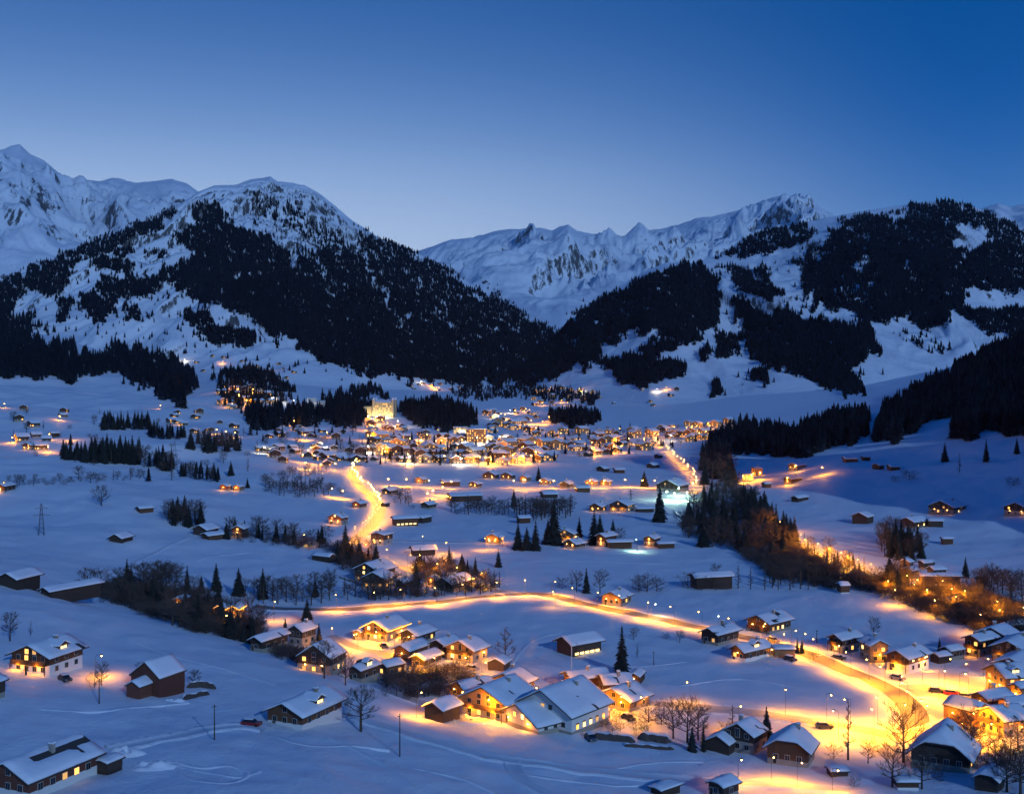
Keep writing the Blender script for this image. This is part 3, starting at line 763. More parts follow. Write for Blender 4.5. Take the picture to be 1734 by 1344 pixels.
HOUSES = []
def house(kind, ul, uc, ur, v, th, he, pitch, style, lit, glow_w, label):
    r = random.Random(int(uc * 7 + v))
    c, w, l, rz = footprint(ul, uc, ur, v, th)
    root = empty(kind, c, rz)
    catname = {'farmhouse': 'farmhouse', 'chalet': 'chalet', 'barn': 'barn', 'hut': 'hut', 'shed': 'shed', 'house': 'house', 'garage': 'garage', 'hall': 'hall'}[kind]
    tag(root, label, catname)
    side = 1 if th >= 0 else -1
    tp = math.tan(R(pitch)); hw, hl2 = w / 2, l / 2
    apex = he + hw * tp
    oe, og = (min(1.0, .12 * w), min(1.2, .12 * l)) if 'n' not in style else (.35, .35)
    X, Yo = hw + oe, hl2 + og
    half = 'h' in style
    z_h = he + (apex - he) * 0.45
    th_hip = math.tan(R(52))
    def zr(x, y):
        z = he + (hw - abs(x)) * tp
        if half: z = min(z, z_h + (Yo - abs(y)) * th_hip)
        return z
    # walls
    split = 2.5 if he > 3.6 else (1.1 if he > 2.3 else 0.5)
    if 'b' in style: split = 0.5
    um = M['wood']
    if 'x' in style: um = M['wood_dark']
    if 'r' in style: um = M['wood_red']
    if 'g' in style: um = M['wood_gold']
    if 'w' in style: um = M['white']; split = 0.6
    lm = M['white'] if 'p' in style else (M['concrete'] if 'c' in style else M['plaster'])
    if 'b' in style and 'p' not in style and 'c' not in style: lm = um
    b = MB(); e = 0.05
    b.box(-hw + e, hw - e, -hl2 + e, hl2 - e, -2.5, split + .02, 0)
    obj('lower_wall', b.mesh('lower_wall', (lm,)), root)
    b = MB()
    if half:
        top = z_h + og * th_hip; xk = hw - (min(top, apex) - he) / tp
        prof = [(-hw, split), (hw, split), (hw, he), (xk, min(top, apex)), (-xk, min(top, apex)), (-hw, he)]
    else:
        prof = [(-hw, split), (hw, split), (hw, he), (0, apex), (-hw, he)]
    b.poly([(x, -hl2, z) for x, z in prof]); b.poly([(x, hl2, z) for x, z in reversed(prof)])
    n = len(prof)
    for i in range(n):
        p, q = prof[i], prof[(i + 1) % n]
        b.poly([(p[0], -hl2, p[1]), (p[0], hl2, p[1]), (q[0], hl2, q[1]), (q[0], -hl2, q[1])])
    obj('upper_wall', b.mesh('upper_wall', (um,)), root)
    # roof
    if half:
        xs = sorted(set([round(-X + 2 * X * i / 14, 4) for i in range(15)])); ys = [-Yo + 2 * Yo * i / 16 for i in range(17)]
    else:
        xs, ys = [-X, 0, X], [-Yo, Yo]
    roof = obj('roof', shell('roof', xs, ys, lambda x, y: zr(x, y) + .03, lambda x, y: zr(x, y) + .24, (M['roof'],)), root)
    # snow on the roof
    X2, Y2 = X - .06, Yo - .06; nx, ny = (14, 16) if half else (12, max(6, int(l / 1.4)))
    xs = [-X2 + 2 * X2 * i / nx for i in range(nx + 1)]; ys = [-Y2 + 2 * Y2 * i / ny for i in range(ny + 1)]
    base_t = r.uniform(.34, .55)
    so = r.uniform(0, 50); slid = 'b' not in style and 'q' not in style and r.random() < .45; sy = r.uniform(-.6, .6) * l / 2
    def thick(x, y):
        q = min((X2 - abs(x)) / .5, (Y2 - abs(y)) / .5, 1.0)
        t = base_t * (.55 + .45 * math.sqrt(max(q, 0))) + .16 * float(perlin(x * .45 + so, y * .45)) + .08 * float(perlin(x * 1.5 + so, y * 1.5))
        if 'o' in style and 0.02 * X2 < x * side < 0.42 * X2 + .25 * float(perlin(y * .8 + so, 3.3)) and y > -Y2 * 0.45: t = -0.10
        if 'q' in style and float(perlin(x * .35 + so, y * .3)) > .30: t = -0.10
        if slid and x * side > 0.1 and abs(y - sy - .4 * x) < .5 + .9 * float(perlin(x * .8 + so, y * .5)) : t = -.10 if abs(x) > .25 * X2 else t * .5
        return t - (abs(x) < X2 / nx) * .10
    obj('roof_snow', shell('roof_snow', xs, ys, lambda x, y: zr(x, y) + .20, lambda x, y: zr(x, y) + .24 + thick(x, y), (M['roofsnow'],), True), root)
    # chimney
    if 'b' not in style and w > 5:
        b = MB(); cx, cy_ = -side * w * .10 if r.random() < .4 else side * w * .13, l * r.uniform(-.1, .25)
        zb = zr(cx, cy_); b.box(cx - .4, cx + .4, cy_ - .35, cy_ + .35, zb - .3, zb + 1.5, 0); b.box(cx - .5, cx + .5, cy_ - .45, cy_ + .45, zb + 1.5, zb + 1.62, 1); b.box(cx - .46, cx + .46, cy_ - .41, cy_ + .41, zb + 1.62, zb + 1.9, 2)
        obj('chimney', b.mesh('chimney', (M['plaster'], M['stone'], M['roofsnow'])), roof)
    far = c.y > 560
    def win(x, y, z, rot, p):
        k = 'dark'
        if r.random() < p: k = r.choice(('lit', 'lit', 'lit2', 'lit3', 'lit3'))
        o = obj('window', WIN[k], root, (x, y, z), rot)
        return o
    if 'b' not in style:
        nf = max(1, int(w / (2.6 if not far else 3.6)))
        def row(z, n_, wid, p):
            for i in range(n_):
                x = (i + .5 - n_ / 2) * wid / n_
                win(x, -hl2 - .02, z, 0, p)
        if split >= 1.0: row(max(.75, split * .5 - .6) if split > 2 else .9 * split, nf, w * .86, lit)
        if he > 3.6: row(split + .7, nf, w * .86, lit)
        if apex - he > 1.9 and not half: row(he + .1 if he < 3.7 else he + .25, max(1, nf // 2), w * .4, lit)
        ns = max(1, int(l / (2.9 if not far else 4.5)))
        for i in range(ns):
            y = (i + .5 - ns / 2) * l * .88 / ns
            win(side * (hw + .02), y, .75 if he > 3.6 else min(.95, he - 1.5), R(90) * side, lit)
            if he > 3.9: win(side * (hw + .02), y, split + .45, R(90) * side, lit)
        b = MB(); b.box(-.5, .5, -.07, .02, -.1, 2.0, 0); b.box(-.38, .38, -.09, -.06, .05, 1.85, 1)
        obj('door', b.mesh('door', (M['frame'], M['wood_dark'])), root, (hw * .62 * -side, -hl2 + .02, 0))
    if 's' in style:      # a row of low lit stable windows along the side
        ns = 5
        for i in range(ns):
            y = (i + .5 - ns / 2) * l * .9 / ns
            o = obj('window', WIN['lit2'], root, (side * (hw + .02), y, .35), R(90) * side); o.scale = (1.5, 1, .62)
    if 'k' in style:      # gable balcony
        b = MB(); zb = split + .05; bw = hw * .92
        b.box(-bw, bw, -hl2 - 1.15, -hl2 - .01, zb - .16, zb, 0)
        b.box(-bw, bw, -hl2 - 1.15, -hl2 - 1.09, zb + .88, zb + .98, 0)
        k = max(6, int(bw * 2 / .3))
        for i in range(k):
            x = -bw + 2 * bw * (i + .5) / k; b.box(x - .11, x + .11, -hl2 - 1.13, -hl2 - 1.10, zb, zb + .88, 0)
        for x in (-bw + .06, bw - .06):
            b.box(x - .08, x + .08, -hl2 - 1.14, -hl2 - .98, -.4, zb - .16, 0)
        obj('balcony', b.mesh('balcony', (M['wood'],)), root)
    if 'd' in style:      # dormer on the side that shows
        dw = min(3.0, l * .28); x1 = hw * .84; zc = he + .55; rise = dw / 2 * .5; x0 = hw - (zc + 1.15 - he) / tp
        s_ = side
        b = MB()
        b.hexa([(s_ * x0, -dw / 2, zc - .6), (s_ * x1, -dw / 2, zc - .6), (s_ * x1, dw / 2, zc - .6), (s_ * x0, dw / 2, zc - .6), (s_ * x0, -dw / 2, zc + 1.1), (s_ * x1, -dw / 2, zc + 1.1), (s_ * x1, dw / 2, zc + 1.1), (s_ * x0, dw / 2, zc + 1.1)], 0)
        b.poly([(s_ * (x1 + .003), -dw / 2, zc + 1.1), (s_ * (x1 + .003), dw / 2, zc + 1.1), (s_ * (x1 + .003), 0, zc + 1.1 + rise)], 0)
        xo, yo = x1 + .4, dw / 2 + .4; xi = max(.2, x0 - .9)
        zl, zt = zc + 1.1 - .4 * .5, zc + 1.1 + rise + .02
        for sy in (-1, 1):
            for (dz0, dz1, mm) in ((0, .12, 1), (.12, .46, 2)):
                b.hexa([(s_ * xi, sy * yo, zl + dz0), (s_ * xo, sy * yo, zl + dz0), (s_ * xo, 0, zt + dz0), (s_ * xi, 0, zt + dz0), (s_ * xi, sy * yo, zl + dz1), (s_ * xo, sy * yo, zl + dz1), (s_ * xo, 0, zt + dz1), (s_ * xi, 0, zt + dz1)], mm)
        dm = obj('dormer', b.mesh('dormer', (um, M['roof'], M['roofsnow'])), root)
        for dy in (-.55, .55):
            obj('window', WIN['lit2' if lit > .05 else 'dark'], dm, (s_ * (x1 + .03), dy, zc - .12), R(90) * s_).scale = (.85, 1, .85)
    if 'l' in style:      # lines of light under the eaves
        b = MB(); q = .09
        for s_ in (-1, 1):
            b.hexa([(s_ * X, -Yo - q, zr(X, 0) - .12), (0, -Yo - q, apex - .02), (0, -Yo, apex - .02), (s_ * X, -Yo, zr(X, 0) - .12), (s_ * X, -Yo - q, zr(X, 0) + .08), (0, -Yo - q, apex + .2), (0, -Yo, apex + .2), (s_ * X, -Yo, zr(X, 0) + .08)])
        b.box(*(sorted((side * (X + .02), side * (X + .12)))), -Yo, Yo, zr(X, 0) - .10, zr(X, 0) + .08)
        obj('light_strip', b.mesh('light_strip', (M['led'],)), root)
        point('strip_light', root, (side * (X + .5), 0, zr(X, 0) - .4), 260)
    if glow_w:  # a few wall lamps are real, the rest added to gild the gables
        glow_w *= 1.9
        for gx in ((0,) if w < 7 else (-w * .25, w * .25)):
            lp = obj('wall_lamp', LAMPM, root, (gx, -hl2 - .02, min(he - .3, 2.55)))
            point('lamp_light', lp, (0, -1.3, -.25), glow_w / (1 if w < 7 else 2))
        if glow_w > 1500:
            lp = obj('wall_lamp', LAMPM, root, (side * (hw + .02), l * .2, min(he - .3, 2.4)), R(90) * side)
            point('lamp_light', lp, (0, -1.3, -.25), glow_w / 2)
    HOUSES.append((root, c, w, l, he))
    return root
HL = """
farmhouse|-22,50,165,1354|47|3.2|24|rcpo|0.12|0|long red-brown farmhouse whose roof is half bare of snow
shed|160,182,202,1312|44|1.9|12|xb|0|0|small flat-roofed shed leaning on the end of the half-bare farmhouse roof
chalet|-55,-22,9,1190|42|3.6|24|x|0|0|chalet cut by the picture edge below the big chalet with two bright lamps
chalet|20,84,140,1145|41|4.4|23|pkd|0.10|700|big brown chalet with white ground floor and a bright lamp at its eave
house|222,270,313,1181|42|4.2|37|rbn|0|0|tall steep-roofed brown farmhouse with a lower annex before it
shed|214,236,269,1184|42|2.6|28|rbn|0|0|low reddish annex with snowy roof against the tall steep-roofed farmhouse
chalet|453,512,579,1236|36|3.0|24|pd|0.06|0|dark brown chalet with a yellow-lit dormer beside the large bare tree
barn|719,750,779,1224|40|3.0|25|xb|0|0|small dark barn with one lamp at the edge of the white slope
chalet|782,857,906,1224|34|4.4|26|gk|0.45|1700|golden-lit chalet inn with a broad balconied gable next to the white house
house|872,968,999,1244|36|4.4|28|w|0.30|500|large white house with a dark snowy roof at the foot of the slope
house|846,912,962,1243|50|2.0|24|w|0.2|600|low white wing with snowy roof built on before the large white house
chalet|829,880,905,1179|31|3.2|25|g|0.2|600|chalet with steam drifting over its roof behind the golden inn
chalet|763,792,838,1188|54|2.6|24|q|0.1|300|low chalet with patchy blue snow roof behind the golden inn
chalet|616,656,689,1087|34|4.2|25|gkl|0.5|1600|bright golden chalet with lines of light along its eaves
garage|600,611,620,1084|30|2.4|24|g|0|350|small garage beside the golden chalet outlined in lights
chalet|679,707,737,1093|36|3.2|24|x|0.25|150|brown chalet directly behind the golden chalet outlined in lights
chalet|668,694,725,1121|36|3.4|25|k|0.2|200|chalet with balcony at the head of the hamlet lane
chalet|727,755,781,1113|36|3.4|25|xk|0.12|0|dark chalet between two lit ones at the back of the hamlet
chalet|757,801,826,1123|34|3.8|25|gk|0.5|1100|orange-lit chalet with glowing forecourt at the back of the hamlet
chalet|696,719,747,1133|36|2.7|25|x|0.1|0|small dark chalet in the middle of the hamlet
chalet|591,612,642,1156|38|3.2|24|xd|0.1|0|dark chalet with small snowy dormer at the near edge of the hamlet
house|638,655,685,1148|52|2.9|24|n|0.4|0|low house with one yellow window by the dormered dark chalet
hut|826,853,864,1137|22|2.2|25|xb|0|0|little dark hut at the field side of the hamlet
chalet|424,445,487,1105|40|3.2|25|x|0.05|0|dark chalet deepest in the gully with pale snowy roof
chalet|489,512,535,1094|38|4.6|30|x|0.05|0|tall dark chalet under the single spruce at the gully
house|503,560,575,1143|27|4.2|33|xn|0.30|120|steep dark house with yellow windows behind the bare tree on the slope
chalet|386,404,415,1051|20|4.2|26|gl|0.5|700|chalet outlined in orange light by the lamp in the gully
chalet|361,380,389,1047|24|3.4|26|gl|0.4|300|smaller chalet with lit gable edge beside the outlined gully chalet
house|296,307,321,1031|30|3.2|24|g|0.5|500|orange-glowing house half hidden by the gully trees
barn|943,970,1018,1112|50|3.6|24|xbs|0|0|lone barn with a row of lit stable windows in the snowfield
house|955,972,1028,1173|64|3.6|22||0.15|500|long house with snowy roof below the slim white mast
house|1010,1023,1073,1177|74|2.6|24|n|0.1|0|low broad-roofed house joined to the long house near the great spruce
hut|1066,1083,1092,1160|14|2.2|28|b|0|120|tiny hut with lit eaves next to the great spruce
chalet|1013,1066,1099,1207|35|3.0|24|g|0.25|800|orange-lit chalet with a bright lamp on its gable near the starry street lamp
house|1222,1276,1293,1278|26|3.8|30|xn|0|0|dark green-black house with folded snowy roofs between two spruces
shed|1194,1234,1242,1279|24|2.2|28|xbn|0|0|dark side wing before the house with folded snowy roofs
chalet|1188,1216,1251,1094|36|3.6|25|xq|0.1|0|dark chalet with patchy roof at the bend of the main road
house|1238,1262,1304,1121|40|3.0|30|pd|0.2|150|white-walled house with a glowing dormer below the main road
chalet|1019,1052,1069,1027|24|3.2|25|g|0.3|600|orange-lit chalet standing alone across the main road
chalet|1200,1225,1251,1356|40|2.6|24|xh|0|0|hip-roofed chalet cut by the lower edge of the view beside the lit lane
shed|1104,1121,1152,1348|42|1.0|8|xb|0|0|flat low shed roof cut by the lower edge of the view
chalet|1266,1303,1339,1074|36|3.6|24|kq|0.2|250|brown chalet above the road bend with a lamp at its corner
chalet|1404,1427,1459,1107|38|4.2|26|k|0.35|350|brown chalet with three lit gable windows beside the main road
house|1456,1474,1504,1122|-26|5.0|27|g|0.25|700|tall yellow-lit house whose gable turns away from its brown neighbour
chalet|1502,1539,1573,1140|31|4.2|25|pk|0.5|1500|chalet with dazzling white ground floor at the bright square
house|1592,1610,1633,1118|40|2.6|24|n|0.1|0|low snowy-roofed house behind the bright square
shed|1575,1590,1611,1124|44|2.0|22|xbn|0|0|small shed roof tucked behind the bright square
chalet|1634,1660,1691,1113|35|5.0|24|k|0.25|300|tall balconied chalet at the edge of the upper field
chalet|1655,1705,1724,1106|22|5.0|24|k|0.2|200|wide chalet with overhanging gable above the street lamp with long rays
chalet|1680,1735,1762,1126|17|4.2|24|k|0.3|450|wide chalet with one gable lamp at the picture edge
chalet|1685,1738,1772,1147|17|3.0|22|x|0|0|low dark chalet at the picture edge above the yellow villa
house|1669,1703,1742,1178|54|5.0|27|gd|0.4|900|yellow villa with a small cross gable facing the bright square
chalet|1712,1730,1766,1192|40|4.0|25|g|0.3|600|small yellow-lit chalet below the yellow villa at the picture edge
barn|1598,1652,1679,1232|-58|3.6|24|gbn|0|900|barn with amber side wall and pink-lit snowy roof by the square
chalet|1645,1675,1713,1207|40|3.2|24||0.1|200|chalet with blue-shaded roof between the amber barn and the yellow villa
chalet|1658,1700,1742,1250|48|4.2|24|gk|0.35|1300|broad amber chalet with snow-laden cross roofs below the amber barn
chalet|1690,1716,1752,1223|44|4.0|24|g|0.2|500|amber chalet behind the broad amber chalet at the picture edge
house|1299,1368,1380,1300|11|3.6|36|h|0.05|0|brown house with half-hipped snowy roof beside the glowing lamp post
house|1543,1642,1652,1309|8|3.0|40|xh|0.06|0|great dark house with tall half-hipped roof below the bright square
house|1650,1690,1702,1342|14|2.2|34|xhb|0|0|small dark hip-roofed outhouse beside the great half-hipped house
garage|1305,1312,1346,1113|76|2.3|10|gbn|0|250|low flat garage with snowy roof next to two little spruces
shed|1402,1408,1436,1316|70|1.1|10|xbn|0|0|low dark shed in the shaded garden below the bright square
shed|1514,1520,1556,1337|72|1.4|8|pbn|0|0|flat snow-covered shed under the bare trees in the shade
chalet|1697,1712,1762,1076|38|3.0|24|x|0.1|0|dark chalet at the picture edge where the stream-side lamps end
barn|-2,29,68,999|41|3.4|25|xb|0|0|plank barn with clean snowy roof at the top of the near slope
shed|69,87,171,1012|54|1.9|20|xb|0|0|long low shed sunk in snow below the plank barn
hut|185,206,225,920|32|2.4|28|xb|0|0|small black hut alone in the middle of the blue field
barn|231,238,260,869|62|2.4|22|b|0|0|pale little barn with snowy roof above the black hut
barn|327,350,370,909|36|3.6|27|xb|0|0|dark gabled barn where the straight footpath ends
shed|342,354,386,914|56|2.0|18|b|0|0|low snowy lean-to beside the barn at the footpath end
chalet|392,412,421,909|20|4.0|26||0.4|150|chalet with a dim lit gable among trees by the footpath barn
chalet|372,384,393,831|30|3.0|26|r|0.4|350|reddish lit chalet of the pair alone on the upper field
chalet|394,406,414,832|30|3.0|26|g|0.5|400|yellow-lit chalet of the pair alone on the upper field
chalet|-8,8,26,834|30|3.6|26||0.4|350|chalet with a glowing lamp at the end of the shrub row
barn|83,88,101,741|60|4.0|24|xb|0|0|dark barn on the skyline of the far upper field
chalet|38,52,64,762|36|4.0|25||0.3|250|chalet in the small lit hamlet on the far upper fields
house|528,558,568,953|-50|2.6|26|xbn|0|0|low dark house with broad snowy roof at the field edge by the road
chalet|601,640,669,987|34|5.0|25|xk|0.2|0|tall dark chalet behind the chalet with four lit windows
chalet|613,652,667,997|22|4.0|25|xk|0.5|0|dark chalet with four lit windows behind the curved wall
shed|670,684,699,995|40|2.0|24|xb|0|0|little shed with snow roof beside the curved wall
house|737,765,799,1002|36|3.2|26|x|0.05|0|big-roofed dark house screened by bare trees at the road
hut|725,735,743,991|30|2.6|27|g|0.6|300|small yellow-lit cottage among the trees behind the road
barn|696,702,737,942|77|3.0|20|xb|0|0|dark barn with grey roof in the field below the S-bend
house|628,650,665,923|32|5.0|14|c|0.2|300|boxy grey building under construction at the foot of the S-bend
barn|664,669,708,890|75|3.8|20|bs|0|0|long barn with lit windows along its side right of the S-bend
shed|706,716,731,886|32|3.0|25|xb|0|0|dark gabled shed built onto the long lit barn
chalet|822,845,851,921|20|3.2|25|g|0.5|900|chalet glowing orange at the end of the lamp-lit lane
chalet|556,578,587,889|30|4.2|25|r|0.3|500|red-lit chalet beside the S-bend of the road
chalet|596,610,621,861|32|3.0|25|r|0.2|250|low reddish chalet inside the S-bend
hut|645,652,660,859|30|2.4|25|xb|0|0|hut just outside the S-bend
house|713,726,739,862|34|2.8|26|x|0|0|dark house with blue snow roof at the end of the lit yard
house|647,660,674,838|34|3.0|26|x|0.1|0|dark house on the cross lane near the top of the S-bend
chalet|703,716,725,819|30|3.4|26|g|0.4|350|small chalet with lit front on the cross lane
barn|747,752,779,823|76|3.2|16|b|0|120|long low hall with a snow-covered flat roof on the cross lane
chalet|817,838,845,811|20|3.6|25||0.3|250|wide-gabled chalet on the cross lane before the flat meadow
chalet|848,866,873,812|22|3.6|25||0.3|250|twin wide-gabled chalet beside its like on the cross lane
chalet|794,808,816,826|30|3.0|25||0.4|200|chalet below the twin gables on the cross lane
hall|758,765,816,849|76|3.6|14|b|0|250|long white-roofed hall beside the yellow-lit yard
chalet|942,970,976,918|16|4.2|25|gk|0.4|900|orange gable chalet standing between tall dark spruces
chalet|955,975,991,930|38|2.6|25|x|0.25|120|low chalet in front of the orange gable chalet
house|1010,1025,1044,926|36|5.0|25||0.35|300|tall house with yellow windows under the spruces
barn|1028,1032,1070,928|75|2.8|18|b|0|0|long snowy-roofed outbuilding between the tall house and the greenish lamp
chalet|1090,1108,1118,926|22|4.0|25||0.3|300|chalet beside the greenish lamp at the field edge
shed|1112,1116,1142,929|75|2.4|16|b|0|0|flat snow-roofed shed at the far end of the spruce-lined farm row
house|1169,1180,1240,998|64|4.6|22|xb|0|0|long dark farmhouse wrapped in frosted shrubs on the flat meadow
chalet|998,1018,1027,867|22|3.4|25|x|0.4|150|dark chalet with two lit windows at the middle meadow
chalet|1032,1062,1075,867|20|4.2|25|xk|0.5|600|wide dark chalet with glowing terrace at the middle meadow
shed|1076,1080,1107,867|75|2.0|16|xb|0|0|low dark shed next to the chalet with glowing terrace
chalet|1108,1148,1166,834|24|5.0|25|x|0.05|0|great dark-roofed house above the green-lit ground
chalet|991,1006,1013,823|22|3.4|25|g|0.5|450|first of two amber chalets on the lamp-lit meadow lane
chalet|1015,1029,1036,823|22|3.4|25|g|0.5|450|second of two amber chalets on the lamp-lit meadow lane
barn|973,978,999,833|75|3.0|18|b|0|80|pale-roofed barn below the meadow lane
house|948,963,971,827|26|3.4|26|x|0.1|0|dark house with blue roof on the meadow lane
barn|915,922,940,843|74|2.6|18|xb|0|0|lone low barn in the meadow below the lane
chalet|880,892,899,816|26|3.6|26|g|0.4|500|orange chalet with a star-bright lamp on the meadow lane
chalet|914,928,935,821|26|3.2|26|g|0.4|300|orange chalet next to bare trees on the meadow lane
hut|1010,1023,1032,799|34|3.0|26|xb|0|0|dark hut in the wide flat meadow
hut|1039,1043,1058,801|74|3.0|20|b|0|0|white-roofed hut beside the dark hut in the flat meadow
hut|1095,1106,1117,793|30|3.0|26|xb|0|0|hut with a long shadow on the flat meadow near the lamp row
hut|988,997,1004,773|30|3.2|26|xb|0|0|dark hut at the upper rim of the flat meadow
hut|1108,1116,1122,776|28|3.0|26|xb|0|0|small pale-gabled hut at the upper corner of the flat meadow
hut|875,880,898,886|74|3.0|18|b|0|0|snow-roofed hut behind the row of tall spruces
barn|1443,1468,1479,887|22|4.0|25|xb|0|0|dark barn alone on the shaded valley floor
house|1524,1548,1571,895|32|3.6|23||0.3|0|house with one bright window on the shaded valley floor
barn|1570,1574,1597,892|74|3.2|20|xb|0|0|dark-sided barn with pale roof joined to the bright-window house
chalet|1572,1615,1636,871|22|4.0|24|x|0.1|80|broad dark farm under the shaded slope
chalet|1700,1740,1762,874|20|4.0|24|x|0.05|60|dark farm under the shaded slope at the picture edge
hut|1593,1597,1614,922|70|2.8|22|b|0|0|small pale-roofed hut alone on the shaded valley floor
hut|1417,1424,1437,1005|64|3.0|24|pb|0|0|tiny white-roofed hut at the corner of the flat field
chalet|1524,1540,1547,963|26|2.8|26||0.2|150|topmost gabled chalet of the stream-side hamlet
house|1555,1565,1583,965|50|3.0|22|x|0.1|0|house with smooth snowy roof in the stream-side hamlet
house|1570,1582,1602,977|54|3.0|22|x|0.1|0|second smooth-roofed house of the stream-side hamlet
chalet|1527,1543,1556,980|34|3.2|26||0.3|350|lamp-lit chalet at the head of the stream-side lane
house|1556,1562,1626,987|74|2.8|14|b|0|250|long flat-roofed house of the stream-side hamlet
chalet|1654,1666,1673,993|28|3.2|25|x|0.2|150|gabled chalet at the far end of the stream-side hamlet
hut|1477,1489,1497,795|30|3.0|24|xb|0|0|hut with a small lit yard on the shaded slope
hut|1502,1508,1524,797|70|3.0|20|b|0|0|white-roofed hut beside the hut with the lit yard
hut|1427,1432,1453,783|74|3.0|18|b|0|0|long white-roofed hut at the foot of the shaded wood
hut|1458,1462,1474,780|70|3.0|20|b|0|0|small white-roofed hut at the foot of the shaded wood
hut|1340,1352,1369,850|30|2.6|25|xb|0|0|dark hut beyond the stream-side spruces
house|1327,1340,1358,819|34|3.6|25||0.4|350|lit house in the side-valley hamlet
chalet|1335,1350,1365,796|28|3.8|25||0.3|300|gabled chalet with lit eaves in the side-valley hamlet
house|1257,1262,1276,815|60|5.0|16|w|0.6|900|bright white-lit building of the side-valley hamlet
house|1272,1280,1291,806|50|6.0|18|g|0.6|900|orange-lit block of the side-valley hamlet
hut|1290,1296,1306,826|64|3.0|18|b|0|0|small white hut below the side-valley hamlet
"""
for line in HL.strip().splitlines():
    k, p, th, he, pi_, st, li, gl, lab = line.split('|')
    ul, uc, ur, v = (float(q) for q in p.split(','))
    house(k, ul, uc, ur, v, float(th), float(he), float(pi_), st, float(li), float(gl), lab)
# ------------------------------------------------------------------ single trees
def spruce_meshes(seed, slim):
    """unit-height spruce: trunk, and a crown of drooping boughs"""
    r = random.Random(seed); t = MB(); t.tube((0, 0, -.05), (0, 0, .96), .016, .003, 6)
    c = MB(); tiers = 20
    for k in range(tiers):
        f = k / (tiers - 1); z = .07 + .89 * f; reach = slim * ((1 - f) ** .8) + .012
        nb = 11 - int(5 * f)
        for i in range(nb):
            a = 2 * math.pi * (i + r.uniform(-.3, .3)) / nb + k * 1.1; L = reach * r.uniform(.72, 1.22)
            dx, dy = math.cos(a), math.sin(a); px, py = -dy, dx; wd = L * r.uniform(.26, .40)
            dr = L * r.uniform(.30, .55); zz = z + r.uniform(-.012, .012)
            p0 = (0, 0, zz + .03); p1 = (dx * L * .55 + px * wd, dy * L * .55 + py * wd, zz - dr * .45); p2 = (dx * L, dy * L, zz - dr); p3 = (dx * L * .55 - px * wd, dy * L * .55 - py * wd, zz - dr * .45)
            pm = (dx * L * .6, dy * L * .6, zz - dr * .12)
            n = len(c.v); c.v += [p0, p1, p2, p3, pm]
            for q in ((0, 1, 4), (1, 2, 4), (2, 3, 4), (3, 0, 4)): c.f.append(tuple(n + j for j in q)); c.m.append(0)
    n = len(c.v)
    for i in range(5): c.v.append((.02 * math.cos(i * 1.257), .02 * math.sin(i * 1.257), .92))
    c.v.append((0, 0, 1.0))
    for i in range(5): c.f.append((n + i, n + (i + 1) % 5, n + 5)); c.m.append(0)
    return t.mesh('trunk', (M['bark'],)), c.mesh('crown', (M['needle'],))
SPRUCE = [spruce_meshes(s, sl) for s, sl in ((1, .20), (2, .17), (3, .23), (4, .15), (5, .19))]
THIN = [spruce_meshes(s, sl) for s, sl in ((8, .105), (9, .12))]

def bare_meshes(seed, spread=.36, clear=.22, conical=False, twigs=3):
    """unit-height leafless tree: trunk with limbs, and a crown of fine twigs"""
    r = random.Random(seed); t, c = MB(), MB()
    def twig(p, d, L, w):
        q = p + d * L; s_ = d.orthogonal().normalized() * w
        rr = Matrix.Rotation(r.uniform(0, 6.28), 3, d); s_ = rr @ s_
        m = p + d * (L * .5) + Vector((r.uniform(-1, 1), r.uniform(-1, 1), r.uniform(-.4, 1))) * L * .12
        n = len(c.v); c.v += [tuple(p - s_), tuple(p + s_), tuple(m + s_ * .7), tuple(m - s_ * .7), tuple(q)]
        c.f += [(n, n + 1, n + 2, n + 3), (n + 3, n + 2, n + 4)]; c.m += [0, 0]
    def branch(p, d, L, rad, lev):
        q = p + d * L
        (t if lev <= 1 else c).tube(p, q, rad, rad * .6, 5 if lev <= 1 else 3, 0, False)
        if lev >= 3:
            for k in range(twigs + 1):
                dd = (d + Vector((r.uniform(-1, 1), r.uniform(-1, 1), r.uniform(-.3, .9))) * .75).normalized()
                twig(p + d * L * r.uniform(.35, 1), dd, L * r.uniform(.6, 1.3), .0021)
            return
        n = {0: 7, 1: 5, 2: 4}[lev]
        for k in range(n):
            f = r.uniform(.3, 1.0) if k else 1.0
            dd = (d * .8 + Vector((r.uniform(-1, 1), r.uniform(-1, 1), r.uniform(-.15, .75))) * .8).normalized()
            branch(p + d * L * f, dd, L * r.uniform(.45, .68), rad * .5, lev + 1)
    t.tube((0, 0, -.04), (0, 0, clear), .026, .020, 7)
    top = .94 if conical else .62
    t.tube((0, 0, clear), (r.uniform(-.03, .03), r.uniform(-.03, .03), top), .020, .006, 6)
    k = 15
    for i in range(k):
        f = i / (k - 1); z = clear * .8 + (top - clear * .8) * f
        a = i * 2.4 + r.uniform(-.4, .4); up = .25 + .75 * f + r.uniform(-.1, .15)
        d = Vector((math.cos(a), math.sin(a), up)).normalized()
        L = spread * ((1 - f) * .85 + .22) * .62 if conical else spread * (.50 + .25 * math.sin(math.pi * f))
        branch(Vector((0, 0, z)), d, L, .010 * (1 - .5 * f), 1)
    for b in (t, c):
        pass
    return t.mesh('trunk', (M['bark'],)), c.mesh('crown', (M['twig'],))
BARE = [bare_meshes(s, sp, cl) for s, sp, cl in ((31, .36, .22), (32, .33, .26), (33, .40, .18), (34, .30, .28), (35, .36, .2))]
CONE = [bare_meshes(s, .42, .12, True) for s in (41, 42)]
SLIM = [bare_meshes(s, .17, .2, True, 2) for s in (45, 46, 47)]
BUSH = [bare_meshes(s, .52, .03) for s in (51, 52, 53)]
